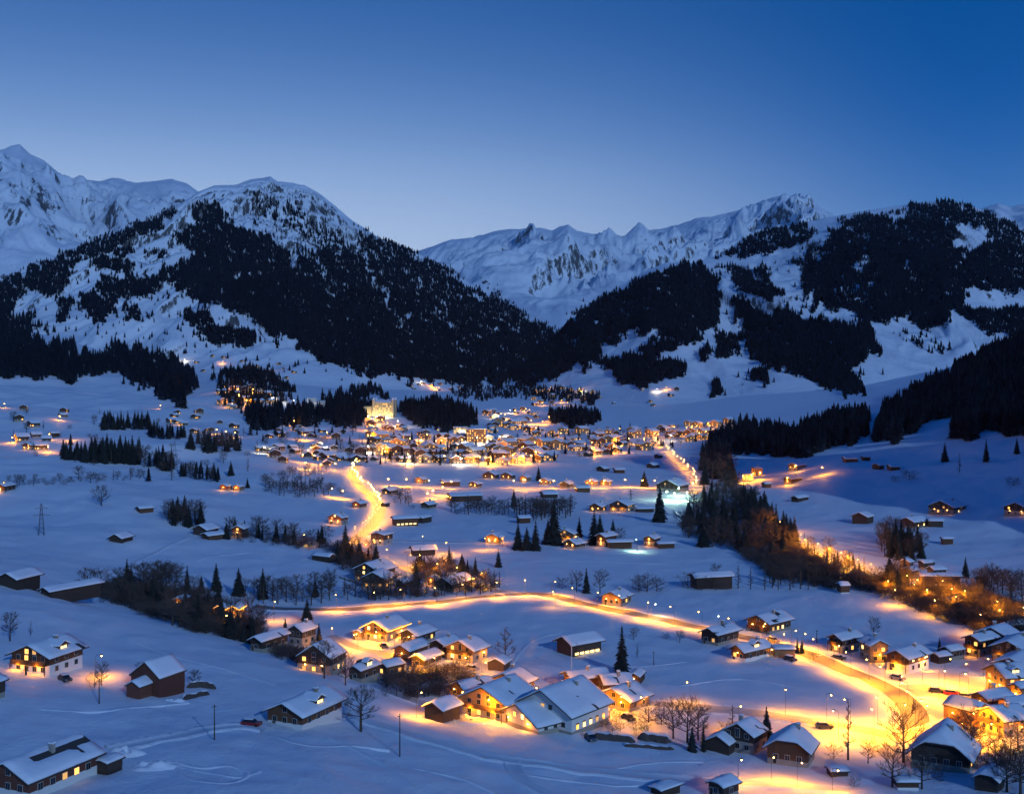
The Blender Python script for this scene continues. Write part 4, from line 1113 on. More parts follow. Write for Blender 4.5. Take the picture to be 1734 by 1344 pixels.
for k, (tm, cm) in enumerate(BARE + CONE + SLIM + BUSH):
    # make the height exactly one
    z = max(max(v.co.z for v in cm.vertices), max(v.co.z for v in tm.vertices))
    for me in (tm, cm):
        co = np.empty(len(me.vertices) * 3, np.float32); me.vertices.foreach_get('co', co); co /= z; me.vertices.foreach_set('co', co); me.update()
KINDS = {'spruce': (SPRUCE, 'spruce_tree', 'tree'), 'thin': (THIN, 'spruce_tree', 'tree'), 'bare': (BARE, 'bare_tree', 'tree'), 'cone': (CONE, 'bare_tree', 'tree'), 'slim': (SLIM, 'bare_tree', 'tree'), 'bush': (BUSH, 'bare_shrub', 'shrub')}
TREES = {'spruce': 0, 'bare': 0, 'bush': 0}
def tree(kind, p, h, label, group=None, wide=1.0, r=RNG):
    fam, nm, ct = KINDS[kind]
    tm, cm = fam[r.randrange(len(fam))]
    o = empty(nm, p, r.uniform(0, 6.28)); o.scale = (h * wide, h * wide, h)
    tag(o, label, ct, group)
    obj('trunk', tm, o); obj('crown', cm, o)
    key = 'spruce' if kind == 'thin' else ('bare' if kind in ('cone', 'slim') else kind)
    TREES[key] += 1
    return o
def tree_px(kind, u, vb, hp, label, group=None, wide=1.0):
    p = at(u, vb); tree(kind, p, hp * p.y / FPX, label, group, wide)

TL = """
bare|611,1238,80|1.15|large spreading bare tree on the near slope beside the dark chalet
bare|549,1148,66|.9|bare tree on the slope edge before the steep dark house
bare|585,1160,62|.8|slim bare tree at the near corner of the hamlet
cone|856,1120,60|1.0|frosted cone-shaped tree alone behind the hamlet
bare|757,1184,34|1.2|wide low bare tree in the orange-lit garden
bare|770,1178,26|1.2|smaller bare tree in the orange-lit garden
bare|702,1122,20|1.2|bare tree in the snowy garden at the hamlet lane
thin|739,1151,29|1.0|narrow dark conifer in the middle of the hamlet
bush|752,1158,16|1.3|brown shrub beside the narrow conifer
bush|718,1150,14|1.4|brown shrub below the small dark chalet
spruce|1053,1142,84|.82|great solitary spruce behind the low broad-roofed house
bare|1073,1083,23|1.1|small round bare tree behind the great spruce
bare|1151,1087,22|1.3|spreading fruit tree alone in the upper field
bush|1128,1082,12|1.4|little shrub near the fruit tree in the upper field
slim|1079,1113,25|1.0|thin sapling in front of the great spruce's field
bare|1480,1078,38|.8|round bare tree alone in the flat field above the road
slim|1436,1286,104|.75|tall sparse larch against the glowing square
bare|1530,1290,112|.9|tall bare tree against the dazzling street
bare|1511,1332,82|.9|bare tree in the shade before the dazzling street
bare|1561,1335,80|1.0|crooked bare tree before the great half-hipped house
bare|1470,1292,44|1.0|small bare tree on the garden bank by the dazzling street
bush|1412,1284,30|1.3|orange-lit bush beside the brown half-hipped house
bare|1164,1257,84|1.0|tallest of the clustered bare trees below the field lane
bare|1140,1250,74|.9|bare tree at the outer edge of the cluster below the field lane
bare|1182,1252,70|.9|bare tree by the two spruces below the field lane
bush|1098,1222,44|1.3|dense thicket beside the orange-lit chalet
bush|1120,1226,36|1.3|brown thicket at the foot of the clustered bare trees
spruce|1172,1271,42|.9|thick dark spruce under the clustered bare trees
thin|1191,1272,52|1.1|narrow dark spruce before the house with folded roofs
spruce|1298,1258,64|.82|broad spruce behind the brown half-hipped house
slim|1240,1244,52|1.2|open-crowned pine behind the house with folded roofs
bush|1228,1246,30|1.2|dark bush at the foot of the open-crowned pine
spruce|1350,1106,28|.7|left one of the two little spruces at the garage
spruce|1358,1107,26|.7|right one of the two little spruces at the garage
bush|1378,1117,18|1.6|hedge-like orange bush at the main road
spruce|1591,1102,24|.9|single small spruce at the edge of the upper field
bare|1645,1270,42|1.0|bare tree between the great dark house and the amber chalet
bare|1705,1340,74|1.2|black bare tree filling the lower corner of the view
bare|1728,1346,86|1.1|tallest black bare tree of the lower corner
bare|1684,1330,60|1.1|outermost black bare tree of the lower corner
bush|1655,1300,26|1.4|black bush behind the small hip-roofed outhouse
bush|1590,1322,20|1.3|dark bush at the wall of the great half-hipped house
bush|1446,1332,20|1.4|dark bush in the shaded garden
bare|17,1085,52|.9|bare tree above the big chalet with white ground floor
slim|52,1075,26|.9|sapling on the bank above the big chalet
thin|44,1143,24|.8|small spruce against the big chalet's white ground floor
bush|160,1164,30|1.2|dark garden shrub below the bright eave lamp
bare|172,1160,44|.8|thin bare tree below the bright eave lamp
bare|330,1162,30|1.1|round bare tree behind the hedge of the steep farmhouse
bush|238,1133,14|1.4|bush behind the steep-roofed farmhouse
spruce|222,1004,50|.75|reddish-lit spruce at the top of the gully
spruce|317,1002,46|.75|dark spruce among the gully thicket
spruce|341,1004,32|.8|short spruce in the gully beside the taller ones
spruce|366,1000,48|.95|shapely spruce standing free above the gully
spruce|404,1008,48|.9|second shapely spruce standing free above the gully
spruce|412,1086,32|.9|dark spruce on the slope side of the gully
spruce|445,1014,54|.8|tall lamp-lit spruce at the gully road
spruce|534,1010,32|.9|lamp-lit spruce between bare trees by the gully road
spruce|520,1056,44|.95|single dark spruce above the tall dark chalet
spruce|483,1062,18|.9|little spruce near the single dark spruce
spruce|540,1092,38|1.0|dark spruce at the wall of the tall dark chalet
spruce|705,994,50|.85|tall spruce among the houses behind the road
spruce|657,975,30|.9|dark spruce behind the chalet with four lit windows
spruce|585,938,52|.8|tall spruce at the foot of the S-bend
spruce|545,920,34|.9|spruce in the dark grove before the S-bend
spruce|844,960,32|.95|lone spruce at the edge of the lower meadow
spruce|805,972,30|.8|slim spruce at the lit road behind the bare poplars
spruce|993,1004,44|.9|dark spruce between bare trees at the main road
bare|1016,1004,44|.9|bare tree beside the spruce at the main road
bare|976,1002,40|.9|bare tree on the lit side of the spruce at the main road
bush|952,996,22|1.4|orange-lit thicket at the bend of the main road
bush|1096,1002,36|1.5|broad frosted shrub mound on the flat meadow
bush|1082,1002,30|1.4|smaller frosted shrub beside the broad mound
bush|1112,1001,26|1.4|frosted shrub at the far side of the broad mound
bush|1165,996,30|1.3|frosted shrub at the gable of the long dark farmhouse
bush|1188,999,26|1.4|frosted shrub before the long dark farmhouse
bush|1212,999,24|1.4|frosted shrub at the middle of the long dark farmhouse
bare|1212,976,24|1.3|tree rising over the roof of the long dark farmhouse
slim|1250,996,42|1.0|thin poplar nearest the long dark farmhouse
slim|1271,997,38|1.0|second thin poplar from the long dark farmhouse
slim|1295,998,38|1.0|third thin poplar from the long dark farmhouse
spruce|877,930,48|1.0|outer spruce of the tall row by the orange gable chalet
spruce|892,931,40|1.1|second spruce of the tall row by the orange gable chalet
spruce|907,932,52|1.0|third spruce of the tall row by the orange gable chalet
spruce|938,922,76|.85|tallest spruce of the row beside the orange gable chalet
spruce|928,920,42|.9|low spruce under the tallest of the row
spruce|981,914,40|.9|spruce behind the low chalet of the farm row
spruce|1006,922,62|.9|thick spruce left of the tall house with yellow windows
spruce|1016,914,44|.9|spruce behind the tall house with yellow windows
spruce|1038,909,32|.9|last dark spruce of the farm row
bare|1050,920,30|.9|bare tree ending the spruce row at the farm
spruce|1117,884,66|.8|broad black spruce before the green-lit ground
spruce|1091,824,28|1.0|pointed spruce alone on the meadow lane
spruce|912,814,26|.9|spruce behind the orange chalets of the meadow lane
spruce|870,858,32|.8|dark slim spruce in the frosted poplar row
bare|172,856,38|1.1|lone round bare tree on the blue upper field
spruce|391,805,26|1.0|lone round-topped spruce above the pair of lit chalets
spruce|419,826,18|1.0|small spruce beside the pair of lit chalets
bush|168,812,14|1.6|little shrub at the end of the shrub row
spruce|478,740,20|1.0|isolated dark tree on the far snowy knoll
bare|1404,932,26|1.2|bare round tree beside the stream-side spruces
spruce|1635,978,36|1.1|round dark spruce at the end of the stream-side hamlet
spruce|1670,782,40|.8|large black conifer on the shaded slope
spruce|1722,768,28|.8|smaller black conifer on the shaded slope at the edge
spruce|1600,782,34|.9|black conifer below the shaded wood
slim|1625,800,34|.8|thin tree on the shaded slope
bush|1540,812,18|2.0|dark bush on the shaded slope
bush|1516,816,12|1.6|smaller dark bush on the shaded slope
bush|1716,822,16|2.0|dark thicket on the shaded slope at the edge
"""
for line in TL.strip().splitlines():
    k, p, wd, lab = line.split('|'); u, v, h = (float(q) for q in p.split(','))
    tree_px(k, u, v, h, lab, None, float(wd) * (1.35 if k == 'spruce' else 1))

CAND = []
def belt(poly, n, kinds, h0, h1, label, group, seed, wide=(.9, 1.25)):
    """n trees over an outline, kept apart; all of them alike in the photograph"""
    r = random.Random(seed); px, py = scatter(poly, 0.6, 1.0, 300 + seed)
    idx = list(range(len(px))); r.shuffle(idx); got = []
    gap = math.sqrt(max(1.0, len(px) / 0.6) / max(n, 1)) * .62
    for i in idx:
        if len(got) >= n: break
        if all((px[i] - a) ** 2 + ((py[i] - b) * 1.6) ** 2 > gap * gap for a, b in got): got.append((px[i], py[i]))
    for u, v in got:
        k = r.choice(kinds); p = at(u, v)
        if p.y > 3000: continue
        h = r.uniform(h0, h1) * (0.45 if k == 'bush' else 1)
        CAND.append((h / p.y, k, p, h, (label, u, v), group, r.uniform(*wide) * (1.25 if k == 'bush' else 1) * (1.2 if k == 'spruce' else 1)))
def plant_belts():
    """the trees that show largest stand singly; those past three hundred of a kind are one mass"""
    fam = {'spruce': 'spruce', 'thin': 'spruce', 'bare': 'bare', 'cone': 'bare', 'slim': 'bare', 'bush': 'bush'}
    rest = {'spruce': [], 'bare': [], 'bush': []}
    stand = []; left = dict((k, 290 - n) for k, n in TREES.items())
    for c in sorted(CAND, key=lambda c: -c[0]):
        f = fam[c[1]]
        if left[f] > 0: stand.append(c); left[f] -= 1
        else: rest[f].append(c)
    words = {'spruce': 'spruce', 'thin': 'narrow spruce', 'bare': 'spreading bare tree', 'cone': 'cone-shaped bare tree', 'slim': 'slender bare tree', 'bush': 'low bare shrub'}
    for g in sorted(set(c[5] for c in stand)):
        cs = [c for c in stand if c[5] == g]
        for k in sorted(set(c[1] for c in cs)):
            ks = sorted((c for c in cs if c[1] == k), key=lambda c: -c[3])
            for i, (c, pos) in enumerate(zip(ks, spots_of([(c[4][1], c[4][2]) for c in ks]))):
                pos = 'tallest' if i == 0 and len(ks) > 1 else ('' if len(ks) == 1 else pos)
                tree(c[1], c[2], c[3], (pos + ' ' + words[k] + tail(c[4][0])).strip(), g, c[6])
    for f, name, lab, mat in (('spruce', 'small_spruces', 'small dark spruces scattered among the far village lights', 'forest'), ('bare', 'small_bare_trees', 'small bare trees scattered among the far village lights', 'twig'), ('bush', 'small_shrubs', 'small bare shrubs scattered about the far fields', 'twig')):
        if not rest[f]: continue
        q = rest[f]; kin = MID_T if f == 'spruce' else (LOWBARE if f == 'bare' else LOWBUSH)
        inst(name, np.array([c[2] for c in q]), np.array([RNG.uniform(0, 6.28) for c in q]), np.array([(c[3] * c[6], c[3] * c[6], c[3]) for c in q]), np.array([RNG.randrange(len(kin)) for c in q]), kin, lab, 'trees')
def joined(pair):
    V, F, MI, off = [], [], [], 0
    for k, me in enumerate(pair):
        V += [tuple(v.co) for v in me.vertices]; F += [tuple(i + off for i in p.vertices) for p in me.polygons]; MI += [k] * len(me.polygons); off = len(V)
    return mesh_from('bare_kind', V, F, (M['bark'], M['twig']), MI)
LOWBARE = [joined(p) for p in (BARE[1], BARE[3], SLIM[0], BARE[0])]
LOWBUSH = [joined(p) for p in BUSH]
def undergrowth(label, parts, h0, h1):
    px, py = cat(parts); x, y, z = hit(px, py, (0,)); ok = np.isfinite(y) & (y < 3000); x, y, z = x[ok], y[ok], z[ok]; n = len(x); rg = np.random.default_rng(5)
    h = rg.uniform(h0, h1, n)
    inst('undergrowth', np.stack([x, y, z - .1], -1), rg.uniform(0, 6.28, n), np.stack([h * 1.5, h * 1.5, h], -1), rg.integers(0, len(LOWBUSH), n), LOWBUSH, label, 'undergrowth')

belt([(140, 1000), (190, 985), (260, 1000), (330, 1008), (400, 1030), (440, 1062), (430, 1096), (360, 1078), (290, 1058), (220, 1036), (160, 1018)], 74, ['bare', 'bare', 'bush', 'bush', 'spruce'], 7, 11.5, 'dark tree in the dense thicket filling the gully behind the near slope', 'gully thicket', 1)
belt([(240, 985), (300, 985), (310, 1000), (250, 1000)], 10, ['bare'], 8, 11, 'reddish bare tree at the upper edge of the gully', 'trees above the gully', 2)
belt([(410, 1000), (560, 1000), (580, 1014), (540, 1026), (430, 1022)], 26, ['slim', 'bare', 'bare'], 6, 10, 'slender bare tree in the row lit from behind by the gully road', 'trees along the gully road', 3)
belt([(580, 1006), (800, 996), (850, 990), (840, 1004), (640, 1018), (590, 1022)], 34, ['slim', 'bare'], 6, 10, 'slender bare tree in the row behind the lit main road', 'trees along the main road', 4)
belt([(430, 1090), (560, 1120), (560, 1150), (480, 1120)], 7, ['bare', 'bush'], 5, 8, 'bare tree on the slope edge before the dark gully chalets', 'trees on the slope edge', 5)
belt([(140, 782), (166, 770), (236, 772), (238, 786), (190, 786)], 34, ['spruce'], 13, 18, 'black spruce in the solid block on the upper field', 'black spruce block', 6)
belt([(105, 770), (158, 770), (160, 784), (110, 778)], 18, ['spruce'], 9, 14, 'spruce of the lower wing beside the solid black block', 'spruce wing by the block', 7)
belt([(236, 782), (292, 788), (292, 800), (240, 790)], 16, ['spruce', 'bare'], 10, 15, 'tree of the mixed wing following the solid black block', 'mixed wing by the block', 8)
belt([(300, 802), (345, 802), (374, 814), (360, 818), (300, 806)], 22, ['thin', 'bare', 'spruce'], 8, 12, 'slender tree in the row on the brow of the upper field', 'row on the brow', 9)
belt([(170, 722), (250, 718), (252, 728), (172, 728)], 22, ['spruce'], 14, 20, 'black spruce in the far block above the upper hamlet', 'far spruce block', 10)
belt([(252, 736), (316, 738), (316, 746), (256, 744)], 16, ['spruce'], 12, 17, 'spruce in the loose far row above the upper fields', 'loose far spruce row', 11)
belt([(318, 752), (350, 750), (404, 754), (404, 764), (350, 764), (320, 762)], 20, ['spruce', 'spruce', 'bare'], 13, 18, 'dark tree in the clump below the lamp-lit farms', 'clump below the far farms', 12)
belt([(0, 818), (110, 812), (240, 806), (248, 812), (110, 822), (0, 826)], 40, ['bare', 'bush', 'bush'], 5, 9, 'frosted shrub or small tree of the long hedge row across the field', 'hedge row across the field', 13)
belt([(450, 824), (560, 820), (585, 836), (570, 842), (480, 842), (450, 832)], 46, ['bare', 'slim', 'bush'], 7, 10, 'frosted bare tree in the thicket beside the S-bend', 'thicket beside the S-bend', 14)
belt([(440, 806), (520, 796), (560, 800), (520, 812), (450, 816)], 24, ['bush', 'bare'], 6, 9, 'purplish bare tree in the thicket above the S-bend', 'thicket above the S-bend', 15)
belt([(278, 876), (300, 872), (350, 885), (340, 898), (290, 890)], 16, ['spruce', 'bare'], 10, 14, 'dark tree in the grove above the footpath barn', 'grove above the footpath barn', 16)
belt([(370, 900), (440, 898), (520, 910), (580, 925), (575, 938), (500, 925), (420, 912), (380, 912)], 40, ['spruce', 'bare', 'bush', 'bush'], 6, 11, 'dark tree or bush among the houses strung along the field brow', 'trees along the field brow', 17)
belt([(575, 935), (635, 940), (640, 965), (600, 975), (570, 955)], 24, ['bare', 'bush', 'spruce'], 6, 10, 'dark bare tree in the grove below the S-bend', 'grove below the S-bend', 18)
belt([(700, 950), (770, 955), (800, 975), (740, 985), (700, 975)], 22, ['bare', 'bush', 'spruce'], 6, 9, 'bare tree glowing orange among the lamps behind the road', 'glowing trees behind the road', 19)
belt([(640, 842), (690, 836), (712, 852), (700, 862), (660, 850)], 12, ['bare', 'bush'], 6, 9, 'bare tree beside the dark house of the cross lane', 'trees on the cross lane', 20)
belt([(758, 862), (860, 862), (870, 872), (770, 872)], 26, ['bush', 'bare', 'slim'], 7, 11, 'dark bare tree in the grove below the white-roofed hall', 'grove below the hall', 21)
belt([(870, 868), (968, 866), (970, 878), (880, 882)], 34, ['slim', 'slim', 'bare'], 9, 14, 'frosted slim poplar in the pale row across the meadow', 'frosted poplar row', 22)
# the wooded stream
belt([(1176, 770), (1236, 766), (1244, 812), (1190, 822)], 34, ['spruce', 'spruce', 'bare'], 15, 22, 'tall dark spruce in the upper reach of the stream wood', 'upper stream wood', 23)
belt([(1160, 880), (1200, 828), (1240, 812), (1300, 872), (1352, 930), (1330, 950), (1240, 930), (1190, 925), (1150, 905)], 70, ['spruce', 'bare', 'bare', 'spruce'], 10, 15, 'dark tree in the dense middle of the stream wood', 'middle stream wood', 24)
belt([(1240, 845), (1290, 862), (1350, 925), (1340, 930), (1280, 880)], 26, ['spruce'], 10, 15, 'ruddy-lit spruce on the lamp side of the stream wood', 'lamp side of the stream wood', 25)
belt([(1290, 950), (1360, 950), (1480, 985), (1530, 985), (1500, 1004), (1400, 996), (1320, 985)], 60, ['bare', 'bush', 'bush', 'bare'], 6, 10, 'brown bare tree in the lower stream thicket', 'lower stream thicket', 26)
belt([(1300, 985), (1380, 992), (1370, 1000), (1310, 1000)], 12, ['slim', 'bare'], 7, 10, 'bare tree standing out from the stream thicket at the field edge', 'trees at the field edge', 27)
belt([(1355, 925), (1400, 942), (1470, 968), (1460, 976), (1390, 956)], 26, ['slim', 'bare', 'thin'], 4, 8, 'small bare tree against the burning lamps of the stream road', 'trees against the stream lamps', 28)
belt([(1480, 925), (1510, 905), (1550, 925), (1570, 945), (1540, 952), (1490, 940)], 26, ['spruce', 'spruce', 'bare'], 9, 13, 'dark tree in the small wood beyond the stream lamps', 'small wood beyond the stream', 29)
belt([(1490, 985), (1530, 975), (1550, 1000), (1520, 1006)], 12, ['spruce', 'bare'], 8, 11, 'dark tree at the head of the lamp-lit stream lane', 'trees at the lane head', 30)
belt([(1505, 998), (1640, 1000), (1740, 1030), (1740, 1090), (1690, 1078), (1600, 1046), (1500, 1012)], 48, ['bare', 'bush', 'bare'], 6, 9, 'bare tree glowing gold between the stream lane lamps', 'golden trees on the stream lane', 31)
belt([(1640, 985), (1740, 1000), (1740, 1020), (1660, 1010)], 14, ['bare'], 8, 11, 'tall bare tree above the golden stream lane', 'tall trees on the stream lane', 32)
belt([(640, 1180), (700, 1190), (760, 1170), (800, 1150), (770, 1140), (700, 1150), (650, 1165)], 16, ['bush', 'bush', 'bare'], 4, 7, 'brown garden shrub in the orange-lit hamlet gardens', 'hamlet garden shrubs', 33)
belt([(1000, 1205), (1060, 1212), (1110, 1240), (1060, 1250), (1010, 1230)], 12, ['bush'], 4, 7, 'small garden shrub below the orange-lit gable lamp chalet', 'garden shrubs below the chalet', 34)
belt([(1610, 1262), (1734, 1270), (1734, 1320), (1660, 1310)], 18, ['bush', 'bare'], 6, 11, 'dark garden shrub against the amber chalets', 'shrubs below the amber chalets', 35)
belt([(600, 775), (700, 770), (860, 768), (900, 786), (760, 790), (640, 790)], 44, ['spruce', 'bare'], 7, 12, 'small dark tree among the lights along the village edge', 'village edge trees', 36)
belt([(640, 740), (900, 740), (1200, 730), (1240, 745), (1100, 765), (900, 768), (650, 765)], 60, ['spruce', 'bare', 'spruce'], 7, 12, 'small dark tree among the village roofs', 'village trees', 37)
belt([(620, 736), (900, 732), (1110, 728), (1240, 722), (1240, 748), (1120, 764), (900, 786), (640, 786)], 110, ['spruce', 'spruce', 'bare'], 7, 13, 'small dark tree between the far village houses', 'trees between the village houses', 39)
belt([(430, 700), (620, 730), (640, 760), (470, 780), (380, 760)], 40, ['spruce', 'bare'], 8, 14, 'dark tree on the slopes at the quiet end of the village', 'trees at the quiet village end', 40)
belt([(0, 690), (200, 700), (420, 740), (420, 800), (250, 820), (0, 760)], 40, ['spruce', 'bare', 'bush'], 7, 13, 'tree scattered over the upper fields', 'trees on the upper fields', 41)
belt([(560, 760), (620, 752), (640, 772), (590, 780)], 14, ['bare'], 8, 12, 'bare tree on the knoll at the village end', 'knoll trees', 38)

plant_belts()
undergrowth('tangled brown undergrowth filling the gully behind the near slope', [scatter([(150, 1002), (200, 990), (280, 1004), (340, 1016), (400, 1036), (440, 1066), (430, 1094), (360, 1076), (290, 1056), (220, 1034)], .022, 3, 900), scatter([(430, 1088), (470, 1096), (560, 1128), (556, 1146), (480, 1118)], .014, 3, 901)], 2.5, 5)
undergrowth('tangled brown undergrowth along the wooded stream', [scatter([(1160, 880), (1200, 828), (1240, 812), (1300, 872), (1352, 930), (1400, 960), (1480, 985), (1530, 985), (1500, 1004), (1400, 998), (1300, 975), (1240, 930), (1150, 905)], .022, 3, 902), scatter([(1500, 992), (1640, 1000), (1734, 1030), (1734, 1090), (1690, 1082), (1600, 1052), (1480, 1006)], .018, 3, 903)], 2.5, 5)
undergrowth('low brown scrub among the village houses and gardens', [scatter([(640, 1160), (700, 1186), (760, 1180), (820, 1140), (760, 1130), (680, 1146)], .008, 3, 904), scatter([(580, 930), (640, 945), (640, 975), (600, 975), (570, 955)], .02, 3, 905), scatter([(700, 950), (790, 958), (830, 985), (740, 990), (700, 978)], .012, 3, 906), scatter([(380, 902), (520, 912), (580, 930), (575, 940), (480, 925), (390, 914)], .016, 2, 907), scatter([(590, 1008), (840, 994), (840, 1004), (640, 1018)], .012, 2, 908), scatter([(600, 756), (900, 742), (1120, 736), (1120, 762), (900, 780), (640, 784)], .012, 2, 909)], 2, 4)
# ------------------------------------------------------------------ far village
def far_house(seed, w, l, he, pitch, wall, litp):
    r = random.Random(seed); b = MB(); hw, hl2 = w / 2, l / 2; tp = math.tan(R(pitch)); ap = he + hw * tp
    b.box(-hw, hw, -hl2, hl2, -3, he * .45, 1)
    e = .06
    prof = [(-hw - e, he * .45), (hw + e, he * .45), (hw + e, he), (0, ap), (-hw - e, he)]
    b.poly([(x, -hl2 - e, z) for x, z in prof], 0); b.poly([(x, hl2 + e, z) for x, z in reversed(prof)], 0)
    for i in range(5):
        p, q = prof[i], prof[(i + 1) % 5]
        b.poly([(p[0], -hl2 - e, p[1]), (p[0], hl2 + e, p[1]), (q[0], hl2 + e, q[1]), (q[0], -hl2 - e, q[1])], 0)
    oe, og = .9, 1.0
    for s in (-1, 1):
        x1, z1 = s * (hw + oe), he - oe * tp
        for d0, d1, m, ins in ((.06, .28, 2, 0), (.28, .85, 3, .05)):
            x1i = s * (hw + oe - ins); yo = hl2 + og - ins
            b.hexa([(x1i, -yo, z1 + d0), (0, -yo, ap + d0), (0, yo, ap + d0), (x1i, yo, z1 + d0), (x1i, -yo, z1 + d1), (0, -yo, ap + d1), (0, yo, ap + d1), (x1i, yo, z1 + d1)], m)
    def win(x, y, z, side):
        m = 4 if r.random() < litp else 5
        if side: b.box(x - .02, x + .10, y - .6, y + .6, z, z + 1.25, m)
        else: b.box(x - .6, x + .6, y - .10, y + .02, z, z + 1.25, m)
    fl = max(1, int(he / 2.7))
    for k in range(fl):
        z = .9 + k * 2.7
        n = int(w / 2.6)
        for i in range(n): win((i + .5 - n / 2) * w / n, -hl2 - .05, z, False)
        n = int(l / 3.2)
        for i in range(n): win(hw + .05, (i + .5 - n / 2) * l / n, z, True)
        for i in range(n): win(-hw - .11, (i + .5 - n / 2) * l / n, z, True)
    return b.mesh('village_house', (wall, M['plaster'], M['roof'], M['roofsnow'], M['lit'], M['glass']))
FARH = [far_house(i, w, l, h, p, M[m], q) for i, (w, l, h, p, m, q) in enumerate(((10, 12, 5.4, 25, 'wood', .35), (12, 14, 7.6, 24, 'wood', .4), (9, 10, 4.2, 26, 'wood_dark', .15), (13, 16, 8.4, 24, 'wood_gold', .45),
        (11, 15, 5.6, 24, 'plaster', .35), (8, 9, 3.4, 27, 'wood_dark', .05), (14, 18, 10.2, 25, 'wood_gold', .45)))]
def street_lamp_mesh(h, mat):
    b = MB(); b.tube((0, 0, -.5), (0, 0, h), .05, .032, 6, 0); b.tube((0, 0, h - .03), (0, -1.1, h + .22), .045, .04, 5, 0)
    b.hexa([(-.14, -1.75, h + .16), (.14, -1.75, h + .16), (.14, -1.0, h + .16), (-.14, -1.0, h + .16), (-.10, -1.7, h + .30), (.10, -1.7, h + .30), (.10, -1.05, h + .30), (-.10, -1.05, h + .30)], 0)
    return b.mesh('post', (M['metal'],)), h
def bulb_mesh(mat, r_):
    b = MB(); b.ball((0, 0, 0), r_, 0, 10, 6); return b.mesh('bulb', (mat,))
POSTS = {h: street_lamp_mesh(h, None)[0] for h in (3, 5, 6, 7, 8)}
BULBS = {('s', 0): bulb_mesh(M['bulb'], .13), ('w', 0): bulb_mesh(M['bulbw'], .13), ('g', 0): bulb_mesh(M['bulbg'], .13), ('s', 1): bulb_mesh(M['bulb'], .34), ('w', 1): bulb_mesh(M['bulbw'], .34), ('g', 1): bulb_mesh(M['bulbg'], .34)}
LCOL = {'s': SODIUM, 'w': (1.0, 0.80, 0.50), 'g': (0.62, 1.0, 0.66)}
NL = [0]
def lamp(p, h, watts, label, group=None, c='s', cone=170):
    r = RNG
    o = empty('street_lamp', p, r.uniform(0, 6.28)); tag(o, label, 'street lamp', group)
    obj('post', POSTS[h], o)
    far = 1 if p.y > 700 else 0
    obj('bulb', BULBS[(c, far)], o, (0, -1.4, h - .12 - .1 * far))
    if cone and (p.y < 760 or cone < 150): spot('lamp_light', o, (0, -1.4, h - .6), watts * 1.75, LCOL[c], .14, cone)
    else: point('lamp_light', o, (0, -1.4, h - .95), watts * 1.5, LCOL[c], .14)
    NL[0] += 1
    return o
def lamp_bulb(u, vb, h, watts, label, c='s'):
    v = vb + 20
    for _ in range(12):
        p = at(u, v); v = vb + h * FPX / p.y
    return lamp(p, h, watts, label, None, c)
for u, v, h, wt, c, lab in (
    (162, 1109, 5, 3000, 's', 'dazzling lamp at the eave end of the big white-based chalet'),
    (376, 1042, 5, 2600, 's', 'lamp with rays before the outlined gully chalet'),
    (464, 1017, 7, 4200, 's', 'tall street lamp on the gully road beside the lamp-lit spruce'),
    (561, 1061, 6, 4200, 's', 'starry street lamp at the entrance of the hamlet'),
    (705, 1173, 6, 5200, 's', 'street lamp glowing orange in the hamlet garden'),
    (728, 1194, 3, 900, 's', 'small lamp at the corner of the small dark barn'),
    (911, 1161, 6, 4200, 's', 'bright lamp between the steaming chalet and the long house'),
    (1094, 1181, 7, 4200, 's', 'starry street lamp above the clustered bare trees'),
    (1251, 1197, 6, 5200, 's', 'starry street lamp over the field lane behind the folded roofs'),
    (1306, 1284, 5, 3600, 's', 'glowing lamp post on the lane by the brown half-hipped house'),
    (1103, 1022, 5, 1500, 'w', 'pale street lamp beside the chalet alone across the main road'),
    (1217, 1044, 5, 1900, 'w', 'pale starry street lamp before the road bend'),
    (1328, 1071, 3, 900, 's', 'small lamp at the corner of the chalet above the road bend'),
    (1665, 1113, 6, 3800, 's', 'street lamp with long rays under the wide overhanging gable'),
    (1660, 1041, 7, 6500, 's', 'largest burning lamp at the lower end of the stream lane'),
    (1590, 1016, 6, 5200, 's', 'second large lamp of the stream lane'),
    (1522, 998, 6, 4600, 's', 'lamp at the upper end of the stream lane'),
    (717, 908, 7, 3600, 's', 'star-rayed lamp alone on the lane in the middle meadow'),
    (825, 911, 6, 3600, 's', 'star-rayed lamp beside the orange chalet at the lane end'),
    (1079, 912, 6, 3200, 'g', 'pale greenish lamp at the farm row'),
    (940, 1000, 6, 1500, 's', 'small lamp behind the chalet alone across the main road'),
    (510, 905, 5, 2600, 's', 'warm lamp among the trees of the field brow'),
    (890, 812, 8, 7000, 's', 'star-bright lamp on the meadow lane'),
    (300, 648, 8, 16000, 's', 'single large lamp in front of the near-black wood'),
    (497, 678, 8, 22000, 'w', 'white floodlight at the flank of the wooded knoll')):
    lamp_bulb(u, v, h, wt, lab, c)
